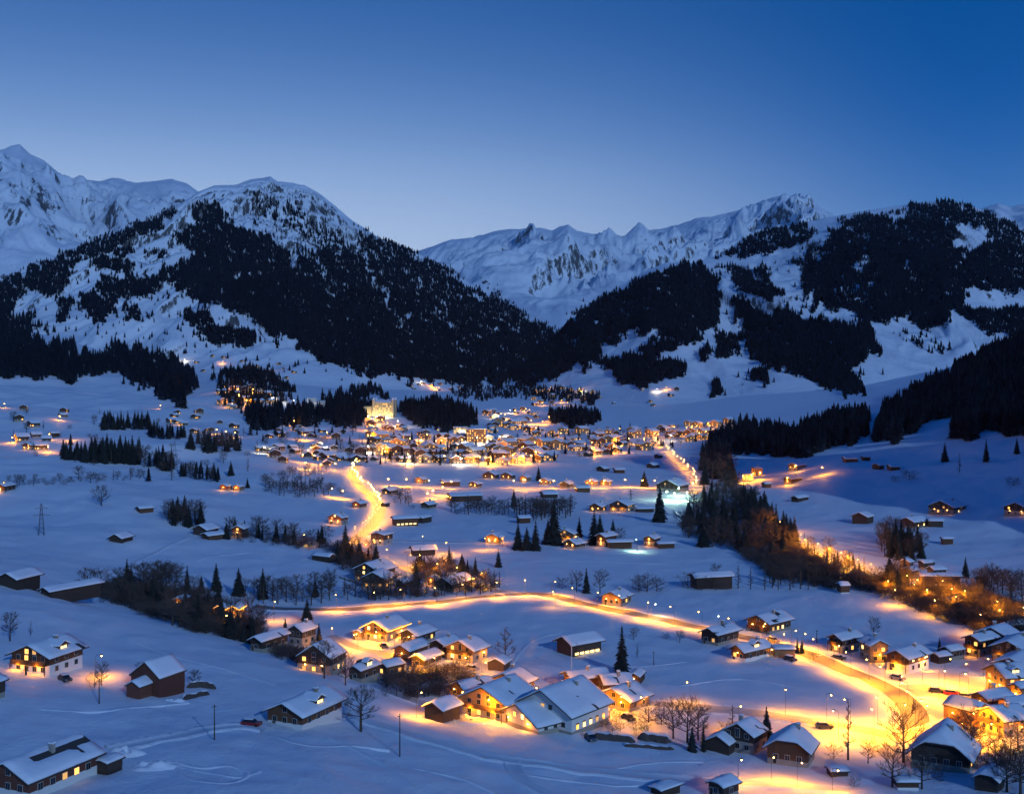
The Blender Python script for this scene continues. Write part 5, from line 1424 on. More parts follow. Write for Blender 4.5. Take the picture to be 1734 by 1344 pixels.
def lamps(pts, h, watts, label, group, c='s', cone=170, n=0):
    if n:
        P = [at(u, v) for u, v in pts]; d = np.concatenate([[0], np.cumsum([(b_ - a_).length for a_, b_ in zip(P[:-1], P[1:])])]); t = np.linspace(0, d[-1], n)
        xs, ys = np.interp(t, d, [p.x for p in P]), np.interp(t, d, [p.y for p in P]); s_ = RNG.choice((-1, 1))
        P = [Vector((xs[i], ys[i], float(zat(xs[i], ys[i])))) for i in range(n)]
    else: P = [at(u, v) for u, v in pts]
    key = (lambda p: p.y) if 'S-bend' in label or 'running down' in label else (lambda p: p.x / p.y)
    P.sort(key=key)
    if 'S-bend' in label or 'running down' in label: P.reverse()
    end = 'top' if 'S-bend' in label or 'running down' in label else 'left'
    for i, p in enumerate(P): lamp(p, h, watts * RNG.uniform(.7, 1.3), (ORD[i] + ' ' if len(P) > 1 else '') + label + (' counted from ' + end if len(P) > 1 else ''), group, c, cone)
lamps([(570, 1033), (650, 1028), (740, 1021), (810, 1013), (866, 1007), (915, 1006), (985, 1024), (1040, 1035), (1100, 1047), (1200, 1067), (1290, 1086), (1340, 1100)], 6, 9000, 'street lamp along the main road between the two gully bends', 'main road lamps', 's', 146, 17)  # lamps for the lit patches, some added in place of car light trails
lamps([(1360, 1107), (1420, 1131), (1480, 1155), (1520, 1177), (1544, 1201), (1550, 1226)], 6, 9000, 'street lamp along the dazzling curve of the main road', 'dazzling curve lamps', 's', 146, 10)
lamps([(1562, 1158), (1600, 1164), (1640, 1172), (1590, 1186), (1625, 1192)], 8, 15000, 'lamp on the white-hot village square', 'square lamps')
lamps([(1400, 1222), (1440, 1234), (1486, 1226), (1525, 1240), (1480, 1254), (1420, 1256), (1560, 1244)], 7, 9000, 'street lamp on the glowing street below the field', 'glowing street lamps')
lamps([(1330, 1210), (1170, 1196)], 6, 3500, 'street lamp on the orange field lane', 'field lane lamps')
lamps([(1640, 1240), (1690, 1262), (1620, 1262)], 5, 7000, 'yard lamp among the amber chalets', 'amber yard lamps', 's', 0)
lamps([(1250, 1330), (1350, 1334), (1410, 1342)], 5, 2400, 'lamp on the yellow lane at the lower edge', 'lower lane lamps')
lamps([(606, 1100), (640, 1094), (668, 1112), (700, 1134), (742, 1144), (790, 1140), (815, 1152)], 5, 4200, 'lamp on the winding hamlet lane', 'hamlet lane lamps', 's', 0)  # lamps added to make the hamlet glow more
lamps([(826, 1222), (868, 1222), (930, 1190), (962, 1184), (1010, 1196), (1050, 1210)], 5, 3800, 'lamp on the lane before the golden inn', 'inn lane lamps', 's', 0)  # added lamps, there to warm the lane and the walls around it
lamps([(1318, 902), (1352, 926), (1368, 934), (1386, 942), (1404, 949), (1420, 957), (1436, 964), (1452, 971), (1470, 979)], 6, 14000, 'lamp in the burning row along the stream road', 'stream road lamps', 's', 0)
lamps([(1500, 1004), (1545, 1012), (1560, 1003), (1575, 1022), (1610, 1020), (1625, 1034), (1640, 1024), (1685, 1040), (1700, 1058), (1726, 1052), (1600, 1006), (1540, 996)], 5, 7000, 'lamp between the golden trees of the stream lane', 'stream lane lamps', 's', 0)
lamps([(606, 790), (598, 799), (597, 810), (610, 824), (630, 842), (642, 858), (642, 872), (632, 888), (614, 904), (600, 919)], 7, 9500, 'street lamp along the dazzling S-bend of the road', 'S-bend lamps', 's', 146, 38)  # lamps added in place of the light trails of passing cars
lamps([(560, 842), (580, 846), (545, 798), (570, 796), (520, 795)], 6, 6000, 'lamp on the lane joining the S-bend', 'lane lamps by the S-bend')
lamps([(620, 944), (660, 952), (690, 962), (716, 962), (756, 968), (780, 985), (812, 996), (760, 940), (700, 975), (735, 978)], 6, 4500, 'lamp among the glowing trees behind the road', 'lamps behind the road', 's', 0)
lamps([(660, 824), (690, 824), (725, 826), (765, 828)], 6, 6500, 'lamp along the cross lane', 'cross lane lamps')
lamps([(724, 850), (736, 844), (750, 838)], 6, 9000, 'lamp in the yellow-lit yard', 'yard lamps')
lamps([(870, 826), (912, 826), (940, 827), (1000, 827), (1022, 827), (1060, 825), (1085, 826), (1110, 826)], 6, 7000, 'lamp along the straight meadow lane', 'meadow lane lamps')
lamps([(1128, 765), (1142, 779), (1158, 792), (1172, 807), (1176, 820), (1176, 834)], 7, 7000, 'lamp in the row running down the meadow edge', 'meadow edge lamps', 's', 149, 18)
lamps([(1128, 846), (1146, 840), (1160, 848), (1140, 850)], 6, 7000, 'green-white lamp on the green-lit ground', 'green-white lamps', 'g')
lamps([(1258, 818), (1270, 816), (1290, 812), (1330, 822), (1345, 800), (1395, 634 + 170)], 6, 6500, 'lamp in the side-valley hamlet', 'side-valley lamps')
lamps([(806, 752), (826, 748), (846, 750), (790, 760)], 8, 26000, 'white floodlight by the bright slope in the village', 'white village floodlights', 'w')
lamps([(18, 750), (82, 744), (122, 746), (84, 766), (5, 832), (8, 690), (100, 712), (270, 692), (290, 716), (306, 720), (365, 735), (385, 738), (400, 740)], 5, 4500, 'small lamp of the scattered farms on the upper fields', 'farm lamps on the upper fields')

GRP = [
 ([(612, 742), (700, 736), (830, 742), (930, 736), (1010, 730), (1105, 736), (1128, 752), (1120, 764), (1000, 772), (900, 788), (760, 788), (640, 786), (604, 770)], 118, 66, 10000, 'chalet with snowy roof in the packed heart of the lit village', 'houses in the village heart', 'street lamp in the packed heart of the lit village', 'lamps in the village heart'),
 ([(1108, 728), (1180, 718), (1256, 718), (1252, 738), (1140, 752)], 24, 15, 10000, 'chalet in the lit village wing by the black wood', 'houses by the black wood', 'street lamp in the village wing by the black wood', 'lamps by the black wood'),
 ([(372, 660), (440, 654), (492, 680), (440, 688), (384, 692), (366, 680)], 18, 12, 11000, 'chalet among spruces on the wooded knoll', 'houses on the wooded knoll', 'lamp glowing among spruces on the wooded knoll', 'lamps on the wooded knoll'),
 ([(690, 646), (760, 652), (800, 656), (790, 664), (700, 660)], 11, 4, 9000, 'house on the snowy slope above the village', 'houses above the village', 'lamp on the snowy slope above the village', 'lamps above the village'),
 ([(890, 664), (960, 655), (1010, 668), (960, 690), (900, 690)], 16, 9, 9000, 'house in the upper hamlet behind the village groves', 'houses of the upper hamlet', 'lamp in the upper hamlet behind the groves', 'lamps of the upper hamlet'),
 ([(815, 698), (900, 694), (930, 712), (920, 732), (830, 734)], 28, 16, 12000, 'house on the lit rise above the village heart', 'houses on the lit rise', 'street lamp on the lit rise above the village heart', 'lamps on the lit rise'),
 ([(440, 762), (560, 756), (640, 764), (640, 782), (560, 790), (470, 784)], 28, 8, 6500, 'house at the quiet end of the village', 'houses at the quiet end', 'lamp at the quiet end of the village', 'lamps at the quiet end'),
 ([(620, 706), (650, 712), (690, 728), (640, 736), (622, 726)], 8, 14, 11000, 'house on the golden road up to the castle hotel', 'houses on the hotel road', 'lamp on the golden road up to the castle hotel', 'lamps on the hotel road'),
 ([(440, 700), (560, 724), (620, 742), (560, 752), (450, 742)], 14, 3, 6000, 'house on the shaded knoll between spruces at the village end', 'houses on the shaded knoll', 'lamp on the shaded knoll at the village end', 'lamps on the shaded knoll'),
 ([(0, 680), (100, 690), (140, 720), (60, 770), (0, 765)], 9, 0, 0, 'dark farm scattered on the upper fields', 'farms on the upper fields', '', ''),
 ([(260, 690), (350, 700), (420, 734), (340, 740), (270, 716)], 12, 0, 0, 'small farm in the lamp-lit row on the upper fields', 'farms in the lamp-lit row', '', ''),
 ([(250, 598), (420, 606), (540, 632), (560, 660), (420, 640), (270, 620)], 14, 5, 7000, 'tiny farm on the high snowy meadows under the forest', 'farms on the high meadows', 'lamp at a tiny farm on the high meadows', 'lamps on the high meadows'),
 ([(1010, 664), (1130, 650), (1180, 668), (1080, 700), (1020, 700)], 7, 2, 6000, 'tiny farm on the snowy foot of the ski mountain', 'farms at the ski mountain foot', 'lamp at the snowy foot of the ski mountain', 'lamps at the ski mountain foot'),
]
for gi, (poly, nh, nlp, wt, hl, hg, ll, lg) in enumerate(GRP):
    r = random.Random(700 + gi); px, py = scatter(poly, 0.9, 1.0, 700 + gi); idx = list(range(len(px))); r.shuffle(idx)
    got = []
    for i in idx:
        if len(got) >= nh: break
        if all((px[i] - a) ** 2 / 70 + (py[i] - b) ** 2 / 9 > 1 for a, b in got): got.append((px[i], py[i]))
    x, y, z = hit([g[0] for g in got], [g[1] for g in got])
    pos = spots_of(got)
    for k in range(len(got)):
        if not np.isfinite(y[k]): continue
        vi = r.choice((0, 0, 1, 1, 2, 3, 4, 6) if nlp > 8 else (0, 2, 2, 5)); me = FARH[vi]
        o = obj('village_house', me, None, (x[k], y[k], z[k]), r.uniform(-.9, .9) - .3)
        s_ = r.uniform(.70, 1.02); o.scale = (s_, s_, s_ * r.uniform(.9, 1.1))
        tag(o, pos[k] + ' ' + ('brown chalet', 'tall brown chalet', 'dark chalet', 'tall golden-boarded chalet', 'pale plastered house', 'tiny dark hut', 'large golden-boarded chalet')[vi] + tail(hl), 'house', hg)
    if nlp:
        j = [i for i in idx[nh * 2:nh * 2 + nlp * 1]] if len(idx) > nh * 2 + nlp else idx[-nlp:]
        lx, ly, lz = hit(px[j], py[j]); lpos = spots_of([(px[i], py[i]) for i in j])
        for k in range(len(j)):
            if np.isfinite(ly[k]): lamp(Vector((lx[k], ly[k], lz[k])), r.choice((6, 7, 8)), wt * 1.5 * r.uniform(.4, 1.6), lpos[k] + ' ' + ll, lg, 'w' if r.random() < .12 else 's')

# ------------------------------------------------------------------ castle hotel and blocks
M['sand'] = plain('sandstone_facade', (0.46, 0.36, 0.22), 0.85, var=0.1, scale=0.15)
def castle():
    p = at(651, 705, None); o = empty('castle_hotel', p, R(-8)); tag(o, 'castle-like hotel with corner turrets floodlit on its knoll above the village', 'hotel')
    w, d, h = 31.0, 16.0, 22.0
    b = MB(); b.box(-w / 2, w / 2, -d / 2, d / 2, -6, h); obj('facade', b.mesh('facade', (M['sand'],)), o)
    b = MB(); b.box(-w / 2 - 16, -w / 2 - .01, -d / 2 + 2, d / 2 - 2, -6, h * .72); obj('wing', b.mesh('wing', (M['sand'],)), o)
    b = MB(); b.hexa([(-w / 2 - .5, -d / 2 - .5, h + .02), (w / 2 + .5, -d / 2 - .5, h + .02), (w / 2 + .5, d / 2 + .5, h + .02), (-w / 2 - .5, d / 2 + .5, h + .02), (-w / 2 + 3, -1, h + 4), (w / 2 - 3, -1, h + 4), (w / 2 - 3, 1, h + 4), (-w / 2 + 3, 1, h + 4)]); obj('roof', b.mesh('roof', (M['roofsnow'],)), o)
    for sx in (-1, 1):
        for sy in (-1, 1):
            b = MB(); b.tube((0, 0, -6), (0, 0, h + 3.2), 2.1, 2.1, 12); b.tube((0, 0, h + 3.2), (0, 0, h + 4.0), 2.5, 2.5, 12)
            t = obj('turret', b.mesh('turret', (M['sand'],)), o, (sx * w / 2, sy * d / 2, 0))
            b = MB(); b.tube((0, 0, h + 4.0), (0, 0, h + 8.5), 2.6, .05, 12); obj('cap', b.mesh('cap', (M['roofsnow'],)), t)
    b = MB(); b.box(-1.7, 1.7, -.05, .05, 0, 1); 
    for i in range(9):
        for k in range(6):
            x = (i - 4) * 2.9; obj('window', WIN['lit' if RNG.random() < .45 else 'dark'], o, (x, -d / 2 - .03, 1.4 + k * 3.4)).scale = (1.1, 1, 1.5)
    for x in (-22, -8, 8):
        lp = obj('floodlight', BULBS[('w', 1)], o, (x, -d / 2 - 9, 1.0)); point('lamp_light', lp, (0, 1.2, .8), 16000, (1.0, .80, .34), .3)
castle()
def block(u, v, w, d, h, rz, label, floors, cols, mat, litp):
    p = at(u, v, None); o = empty('apartment_block', p, rz); tag(o, label, 'apartment block')
    b = MB(); b.box(-w / 2, w / 2, -d / 2, d / 2, -4, h); obj('facade', b.mesh('facade', (M[mat],)), o)
    b = MB(); b.box(-w / 2 - .6, w / 2 + .6, -d / 2 - .6, d / 2 + .6, h + .01, h + .35, 0); b.box(-w / 2 - .5, w / 2 + .5, -d / 2 - .5, d / 2 + .5, h + .35, h + .9, 1)
    obj('roof', b.mesh('roof', (M['roof'], M['roofsnow'])), o)
    for i in range(cols):
        for k in range(floors):
            obj('window', WIN['lit' if RNG.random() < litp else 'dark'], o, ((i + .5 - cols / 2) * w / cols, -d / 2 - .03, .9 + k * (h - .6) / floors)).scale = (1.3, 1, 1.15)
block(806, 747, 24, 12, 15, .1, 'broad hotel block with rows of lit windows beside the white slope', 5, 8, 'wood', .5)
block(780, 742, 16, 12, 14, -.15, 'smaller hotel block next to the broad one in the village', 5, 5, 'plaster', .45)
block(528, 690, 15, 10, 15, .2, 'pale apartment block with a lit stairwell among the spruces', 5, 4, 'white', .25)
block(545, 691, 12, 10, 12, .1, 'lower apartment block beside the one with the lit stairwell', 4, 3, 'white', .15)

# ------------------------------------------------------------------ roads
M['road'] = plain('packed_snow_road', (0.50, 0.49, 0.48), 0.7, var=0.2, scale=0.6, bump=0.3)
M['asphalt'] = plain('wet_asphalt', (0.17, 0.16, 0.15), 0.5, var=0.3, scale=0.7, bump=0.2)
M['track'] = plain('trodden_snow', (0.66, 0.68, 0.72), 0.7, var=0.12, scale=1.0, bump=0.4)
def ribbon(name, pts, width, mat, bank=0.45, bw=1.0):
    P = [at(u, v) for u, v in pts]; xy = np.array([(p.x, p.y) for p in P])
    # Catmull-Rom through the points, then even steps
    Q = []
    for i in range(len(xy) - 1):
        a, b_, c, d = xy[max(i - 1, 0)], xy[i], xy[i + 1], xy[min(i + 2, len(xy) - 1)]
        n = max(3, int(np.linalg.norm(c - b_) / 2.0))
        for k in range(n):
            t = k / n; Q.append(.5 * ((2 * b_) + (c - a) * t + (2 * a - 5 * b_ + 4 * c - d) * t * t + (3 * b_ - a - 3 * c + d) * t ** 3))
    Q.append(xy[-1]); Q = np.array(Q)
    T = np.gradient(Q, axis=0); T /= np.maximum(np.linalg.norm(T, axis=1, keepdims=True), 1e-6); N = np.stack([-T[:, 1], T[:, 0]], 1)
    w = width / 2
    offs = [(-w - bw, -.25, 1), (-w - bw * .45, bank, 1), (-w, .07, 0), (0, .13, 0), (w, .07, 1), (w + bw * .45, bank, 1), (w + bw, -.25, 1)]
    base = zat(Q[:, 0], Q[:, 1]); base = np.convolve(np.pad(base, 3, mode='edge'), np.ones(7) / 7, 'valid')
    V, F, MI = [], [], []
    for i in range(len(Q)):
        for o_, dz, _m in offs:
            x, y = Q[i] + N[i] * o_
            g = float(zat(x, y)); j = .22 * bank * float(perlin(x * .6, y * .6)) if dz == bank else 0
            V.append((x, y, (max(g, base[i]) if abs(o_) <= w else g) + dz + j))
    m = len(offs)
    for i in range(len(Q) - 1):
        for k in range(m - 1):
            a = i * m + k; F.append((a, a + m, a + m + 1, a + 1)); MI.append(0 if 2 <= k <= 3 else 1)
    o = obj(name, mesh_np(name, V, F, (mat, M['snow']), MI, True, 4)); tag(o, kind='structure')
ribbon('main_road', [(430, 1026), (500, 1032), (575, 1032), (650, 1027), (740, 1020), (810, 1012), (866, 1007), (915, 1006), (985, 1023), (1040, 1034), (1100, 1046), (1200, 1066), (1290, 1085), (1360, 1106), (1420, 1130), (1480, 1154), (1520, 1176), (1544, 1200), (1550, 1226), (1530, 1248)], 6.5, M['asphalt'])
ribbon('street', [(1100, 1192), (1180, 1198), (1250, 1204), (1330, 1214), (1400, 1226), (1470, 1238), (1530, 1246), (1580, 1236), (1640, 1220)], 6.0, M['road'])
ribbon('square_street', [(1530, 1170), (1570, 1168), (1620, 1178), (1660, 1190)], 11.0, M['road'], .25)
ribbon('valley_road', [(608, 786), (598, 798), (597, 810), (610, 824), (630, 842), (642, 858), (642, 872), (632, 888), (614, 904), (600, 920), (606, 936), (640, 950), (690, 964), (750, 980), (810, 996), (866, 1005)], 7.0, M['road'])
ribbon('hillside_lane', [(555, 1198), (600, 1216), (650, 1232), (700, 1246), (760, 1264), (810, 1278), (866, 1288), (940, 1297), (1010, 1306), (1080, 1314), (1150, 1320), (1240, 1324), (1340, 1330), (1440, 1338)], 3.4, M['track'], .5, 1.4)
ribbon('farm_lane', [(188, 1270), (220, 1262), (260, 1254), (300, 1247), (340, 1238), (380, 1232), (420, 1230), (450, 1236)], 3.0, M['track'], .5, 1.3)
ribbon('side_lane', [(866, 1288), (872, 1302), (884, 1318), (905, 1332), (930, 1344), (950, 1356)], 2.6, M['track'], .3, 1.0)
ribbon('field_path', [(196, 968), (225, 954), (262, 936), (296, 918), (316, 910)], 2.2, M['track'], .25, .8)
ribbon('meadow_lane', [(640, 824), (700, 826), (770, 830), (860, 828), (940, 829), (1020, 829), (1090, 828), (1150, 834), (1200, 834)], 5.0, M['road'], .4)
ribbon('lamp_lane', [(640, 916), (700, 917), (770, 918), (850, 922)], 4.0, M['road'], .3)
ribbon('hamlet_lane', [(560, 1076), (610, 1098), (650, 1108), (690, 1128), (740, 1142), (790, 1140), (820, 1150)], 3.6, M['road'], .3)
ribbon('inn_lane', [(640, 1165), (700, 1186), (760, 1200), (800, 1222), (900, 1186), (960, 1182), (1040, 1196), (1100, 1192)], 3.6, M['road'], .3)

for k, pts in enumerate(([(300, 1290), (340, 1300), (390, 1296), (420, 1312), (380, 1326), (320, 1318), (300, 1300)], [(330, 1304), (400, 1316), (440, 1306)], [(470, 1248), (520, 1262), (600, 1262), (660, 1272)], [(560, 1250), (640, 1290), (700, 1330)],
        [(70, 1200), (150, 1206), (240, 1196), (320, 1190)], [(880, 1310), (960, 1322), (1040, 1330), (1100, 1330)], [(700, 1300), (780, 1318), (840, 1344)], [(220, 1080), (300, 1112), (380, 1132), (470, 1160)],
        [(1000, 1110), (1040, 1124), (1090, 1128), (1160, 1120)], [(1040, 1300), (1120, 1290), (1190, 1290)], [(950, 1070), (900, 1086), (860, 1130)], [(1150, 1160), (1240, 1150), (1330, 1160), (1400, 1180)],
        [(330, 1010 - 60), (380, 940), (440, 936), (500, 950)], [(1130, 955), (1040, 952), (900, 950)])):
    ribbon('snow_track', pts, .45, M['snow'], .13, .45)

# ------------------------------------------------------------------ pylons, poles, car, hedges, heaps
def pylon(u, v, hp, label):
    p = at(u, v); h = hp * p.y / FPX; o = empty('power_pylon', p, .25); tag(o, label, 'pylon', 'power pylons')
    b = MB(); s = h * .085; n = 7
    for sx, sy in ((-1, -1), (1, -1), (1, 1), (-1, 1)): b.tube((sx * s, sy * s, -.5), (sx * s * .18, sy * s * .18, h), .11, .07, 4)
    for k in range(n):
        f0, f1 = k / n, (k + 1) / n; a0, a1 = s * (1 - .82 * f0), s * (1 - .82 * f1)
        for (x0, y0), (x1, y1) in (((-1, -1), (1, -1)), ((1, -1), (1, 1)), ((1, 1), (-1, 1)), ((-1, 1), (-1, -1))):
            b.tube((x0 * a0, y0 * a0, h * f0), (x1 * a1, y1 * a1, h * f1), .06, .06, 3)
    obj('mast', b.mesh('mast', (M['metal'],)), o)
    for f, wd in ((.62, .26), (.84, .20)):
        b = MB(); b.tube((-h * wd, 0, h * f), (0, 0, h * (f + .05)), .07, .1, 4); b.tube((h * wd, 0, h * f), (0, 0, h * (f + .05)), .07, .1, 4); b.tube((-h * wd, 0, h * f), (h * wd, 0, h * f), .08, .08, 4)
        obj('cross_arm', b.mesh('cross_arm', (M['metal'],)), o)
pylon(70, 906, 54, 'lattice pylon on the blue upper field')
pylon(296, 792, 46, 'lattice pylon at the end of the mixed tree wing')
pylon(315, 884, 42, 'lattice pylon above the footpath barn grove')
pylon(1068, 852, 24, 'small lattice pylon in the middle meadow')
def pole(u, v, hp, label, mat='wood_dark', r0=.14):
    p = at(u, v); h = hp * p.y / FPX; b = MB(); b.tube((0, 0, -.5), (0, 0, h), r0, r0 * .6, 7); b.box(-.5, .5, -.05, .05, h - .5, h - .38)
    o = obj('utility_pole', b.mesh('utility_pole', (M[mat],)), None, p, .4); tag(o, label, 'pole')
pole(677, 1280, 72, 'bare wooden pole beside the hillside lane')
pole(363, 1252, 60, 'wooden pole at the farm lane near the red car')
pole(168, 1191, 42, 'wooden pole below the garden of the big chalet')
pole(1107, 1126, 24, 'short pole in the snowfield beyond the great spruce')
pole(1383, 1088, 22, 'pole in the flat field above the main road')
pole(968, 1142, 52, 'slim white mast before the lone barn', 'white', .16)
def car(u, v, rz, col, label):
    p = at(u, v); o = empty('parked_car', p, rz); tag(o, label, 'car')
    pm = plain('car_paint', col, 0.35); tm = plain('tyre_rubber', (.02, .02, .02), .9)
    b = MB(); b.hexa([(-.85, -2.1, .28), (.85, -2.1, .28), (.85, 2.1, .28), (-.85, 2.1, .28), (-.82, -2.05, .85), (.82, -2.05, .85), (.82, 2.0, .92), (-.82, 2.0, .92)]); obj('body', b.mesh('body', (pm,)), o)
    b = MB(); b.hexa([(-.78, -1.0, .87), (.78, -1.0, .87), (.78, 1.8, .93), (-.78, 1.8, .93), (-.62, -.45, 1.34), (.62, -.45, 1.34), (.62, 1.35, 1.34), (-.62, 1.35, 1.34)]); obj('cabin', b.mesh('cabin', (M['glass'],)), o)
    b = MB(); b.box(-.66, .66, -.5, 1.4, 1.43, 1.58); obj('roof_snow', b.mesh('roof_snow', (M['roofsnow'],)), o)
    for x in (-.8, .8):
        for y in (-1.3, 1.3):
            b = MB(); b.tube((x - .1, y, .31), (x + .1, y, .31), .31, .31, 12); b.tube((x + .1, y, .31), (x - .1, y, .31), .30, .30, 12); obj('wheel', b.mesh('wheel', (tm,)), o)
    for x in (-.6, .6):
        b = MB(); b.box(x - .16, x + .16, -2.13, -2.05, .58, .74); obj('headlight', b.mesh('headlight', (M['frame'],)), o)
car(426, 1228, 1.35, (.25, .02, .02), 'red car parked on the farm lane before the dark brown chalet')
car(1338, 1118, .6, (.05, .05, .06), 'dark car parked by the flat garage')
car(1064, 1218, .5, (.04, .04, .05), 'dark car under the lamp of the orange-lit chalet')
for k, (u, v, rz, col, lab) in enumerate(((650, 1096, .4, (.05, .05, .06), 'dark car parked before the golden chalet outlined in lights'), (800, 1134, .9, (.3, .3, .32), 'silver car on the glowing forecourt of the orange-lit chalet'), (1000, 1252, .3, (.04, .05, .08), 'dark blue car at the corner of the large white house'),
        (1520, 1150, .7, (.25, .25, .26), 'grey car before the chalet with dazzling white ground floor'), (1586, 1172, 1.3, (.03, .03, .035), 'black car parked on the white-hot square'), (1612, 1176, 1.4, (.3, .02, .02), 'red car parked on the white-hot square'), (1636, 1182, 1.2, (.4, .4, .42), 'pale car parked on the white-hot square'),
        (1420, 1116, .9, (.05, .05, .06), 'dark car on the road before the brown chalet with three lit windows'), (1310, 1086, .5, (.2, .2, .22), 'grey car under the lamp of the chalet above the road bend'), (110, 1152, .8, (.04, .04, .05), 'dark car in the snow before the big white-based chalet'), (1396, 1232, 1.5, (.06, .06, .07), 'dark car on the glowing street below the field'))):
    car(u, v, rz, col, lab)
def hedge(pts, h, wd, label, name='hedge', mat='twig'):
    P = [at(u, v) for u, v in pts]; V, F, MI = [], [], []; L = []
    for a, b_ in zip(P[:-1], P[1:]):
        n = max(2, int((b_ - a).length / .7))
        L += [a.lerp(b_, i / n) for i in range(n)]
    L.append(P[-1]); m = 7
    d0 = (P[-1] - P[0]); d0.z = 0; d0.normalize(); nx, ny = -d0.y, d0.x
    for i, p in enumerate(L):
        g = float(zat(p.x, p.y))
        e = .35 if i in (0, len(L) - 1) else 1
        for k in range(m):
            t = k / (m - 1); x = math.cos(math.pi * t); s_ = math.sin(math.pi * t) ** .5
            j = 1 + .25 * float(perlin(i * .7, k * .9 + u0_)) if (u0_ := P[0].x) is not None else 1
            V.append((p.x + nx * x * wd * j * e, p.y + ny * x * wd * j * e, g - .15 + s_ * h * j * e))
    for i in range(len(L) - 1):
        for k in range(m - 1):
            a = i * m + k; F.append((a, a + 1, a + m + 1, a + m)); MI.append(1 if k in (2, 3) else 0)
    o = obj(name, mesh_np(name, V, F, (M[mat], M['roofsnow']), MI, False, 4)); tag(o, label, name.replace('_', ' '))
hedge([(316, 1164), (340, 1162), (366, 1166)], 1.5, .8, 'dark hedge with snow along its top behind the steep farmhouse')
hedge([(308, 1184), (330, 1180), (354, 1175)], 1.2, .6, 'dark hedge before the steep farmhouse yard')
hedge([(1004, 1248), (1040, 1252), (1076, 1256)], 1.6, 1.2, 'long dark hedge below the large white house')
hedge([(1080, 1250), (1105, 1252), (1136, 1256)], 1.9, 1.6, 'rounded dark hedge at the foot of the clustered bare trees')
hedge([(1056, 1262), (1100, 1265), (1142, 1268)], .9, .8, 'lowest hedge line above the snow slope')
hedge([(574, 978), (600, 986), (630, 996), (662, 1003)], 1.0, .35, 'curved garden wall capped with snow below the four lit windows', 'garden_wall', 'stone')
def heap(u, v, rx, ry, h, label, seed):
    p = at(u, v); V, F = [], []; n, m = 22, 10
    for j in range(m + 1):
        f = j / m
        for i in range(n):
            a = 2 * math.pi * i / n; x, y = rx * f * math.cos(a), ry * f * math.sin(a)
            z = .62 * h * (1 - f ** 3) * (1 + .9 * float(perlin(x * .55 + seed, y * .7))) + .45 * (1 - f * f) * float(perlin(x * 1.3 + seed, y * 1.5))
            V.append((p.x + x, p.y + y, float(zat(p.x + x, p.y + y)) - .08 + z))
    for j in range(m):
        for i in range(n):
            i2 = (i + 1) % n; F.append((j * n + i, (j + 1) * n + i, (j + 1) * n + i2, j * n + i2))
    o = obj('snow_heap', mesh_np('snow_heap', V, F, (M['roofsnow'],), None, True, 4)); tag(o, label, 'snow heap')
heap(214, 1276, 4.0, 2.4, 1.7, 'ploughed snow heap at the farm lane end behind the shed', 1)
heap(262, 1298, 4.6, 2.4, 1.5, 'lower snow heap in the field beside the half-bare farmhouse', 2)
heap(300, 1186, 2.8, 1.0, .9, 'snow pile in the yard of the steep farmhouse', 6)
heap(1010, 1212, 3.4, 1.8, 1.0, 'snow pile in the yard below the long house', 8)
heap(1000, 1186, 4.0, 1.8, 1.1, 'lumpy snow bank before the long house', 9)

# ------------------------------------------------------------------ the cold evening air
def haze():
    b = MB(); b.box(-9800, 9800, -420, 14800, -14, 1950)
    o = obj('haze', b.mesh('haze', ())); tag(o, 'thin blue evening haze filling the whole valley', 'haze', kind='stuff')
    m = bpy.data.materials.new('valley_air'); m.use_nodes = True; nt = m.node_tree; nt.nodes.clear()
    out = nt.nodes.new('ShaderNodeOutputMaterial'); pv = nt.nodes.new('ShaderNodeVolumePrincipled')
    pv.inputs['Color'].default_value = (0.60, 0.78, 1.0, 1); pv.inputs['Density'].default_value = 1.2e-5; pv.inputs['Anisotropy'].default_value = 0.2
    nt.links.new(pv.outputs[0], out.inputs['Volume'])
    try: m.cycles.homogeneous_volume = True
    except Exception: pass
    o.data.materials.append(m)
    o.display_type = 'WIRE'
haze()

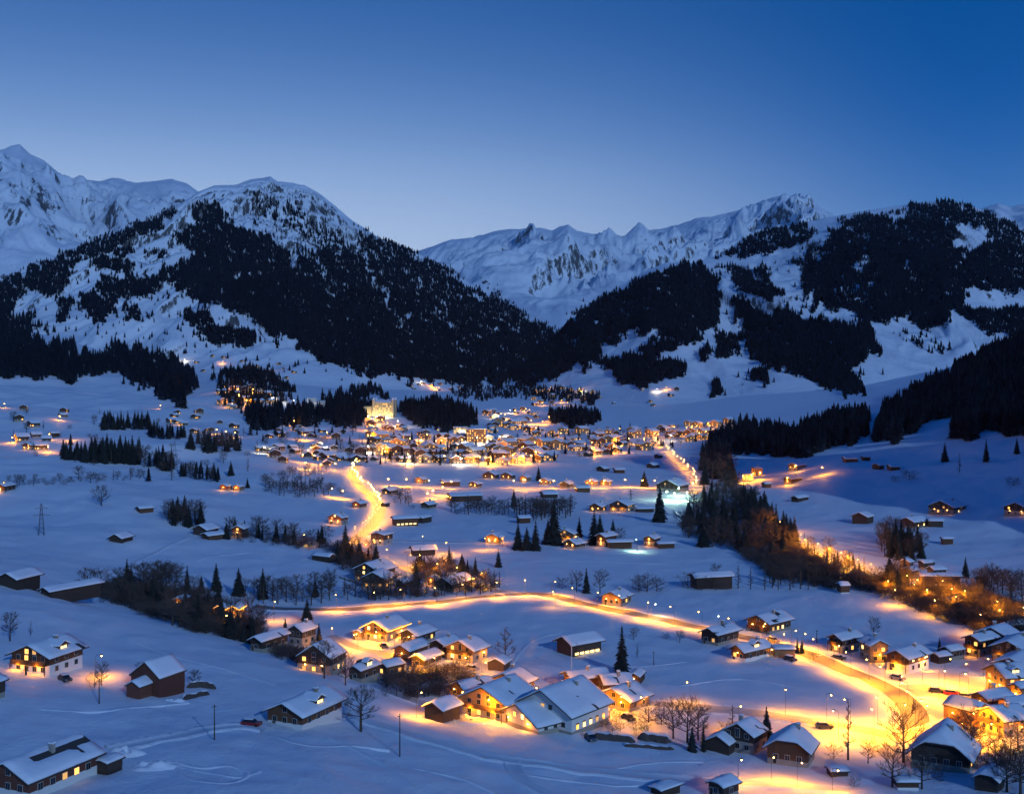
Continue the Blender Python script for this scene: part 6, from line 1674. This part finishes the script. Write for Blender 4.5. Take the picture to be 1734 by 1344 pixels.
def steam():
    p = at(884, 1176); b = MB(); b.box(-3.2, 3.2, -2.2, 2.2, 0, 11)
    o = obj('steam_plume', b.mesh('steam_plume', ()), None, (p.x + .4, p.y, p.z + 6.2), 0); o.rotation_euler = (0, .32, 0); tag(o, 'pale steam drifting up from the chalet behind the golden inn', 'steam', kind='stuff')
    m = bpy.data.materials.new('steam'); m.use_nodes = True; nt = m.node_tree; nt.nodes.clear(); N, L = nt.nodes, nt.links
    out = N.new('ShaderNodeOutputMaterial'); pv = N.new('ShaderNodeVolumePrincipled'); pv.inputs['Color'].default_value = (.9, .9, .9, 1)
    t = N.new('ShaderNodeTexCoord'); n = N.new('ShaderNodeTexNoise'); n.inputs['Scale'].default_value = .42; n.inputs['Detail'].default_value = 3
    L.new(t.outputs['Object'], n.inputs['Vector'])
    sx = N.new('ShaderNodeSeparateXYZ'); L.new(t.outputs['Object'], sx.inputs[0])
    v2 = N.new('ShaderNodeCombineXYZ'); L.new(sx.outputs['X'], v2.inputs['X']); L.new(sx.outputs['Y'], v2.inputs['Y'])
    ln = N.new('ShaderNodeVectorMath'); ln.operation = 'LENGTH'; L.new(v2.outputs[0], ln.inputs[0])
    # widens as it rises
    wd = N.new('ShaderNodeMapRange'); wd.inputs['From Max'].default_value = 11; wd.inputs['To Min'].default_value = .5; wd.inputs['To Max'].default_value = 2.1; L.new(sx.outputs['Z'], wd.inputs[0])
    dv = N.new('ShaderNodeMath'); dv.operation = 'DIVIDE'; L.new(ln.outputs['Value'], dv.inputs[0]); L.new(wd.outputs[0], dv.inputs[1])
    fo = N.new('ShaderNodeMapRange'); fo.inputs['To Min'].default_value = 1; fo.inputs['To Max'].default_value = 0; L.new(dv.outputs[0], fo.inputs[0])
    fz = N.new('ShaderNodeMapRange'); fz.inputs['From Min'].default_value = 3; fz.inputs['From Max'].default_value = 11; fz.inputs['To Min'].default_value = 1; fz.inputs['To Max'].default_value = 0; L.new(sx.outputs['Z'], fz.inputs[0])
    nm = N.new('ShaderNodeMapRange'); nm.inputs['From Min'].default_value = .42; nm.inputs['From Max'].default_value = .68; nm.inputs['To Max'].default_value = .55; L.new(n.outputs['Fac'], nm.inputs[0])
    a = N.new('ShaderNodeMath'); a.operation = 'MULTIPLY'; L.new(fo.outputs[0], a.inputs[0]); L.new(fz.outputs[0], a.inputs[1])
    c = N.new('ShaderNodeMath'); c.operation = 'MULTIPLY'; L.new(a.outputs[0], c.inputs[0]); L.new(nm.outputs[0], c.inputs[1])
    L.new(c.outputs[0], pv.inputs['Density']); L.new(pv.outputs[0], out.inputs['Volume'])
    o.data.materials.append(m)
steam()
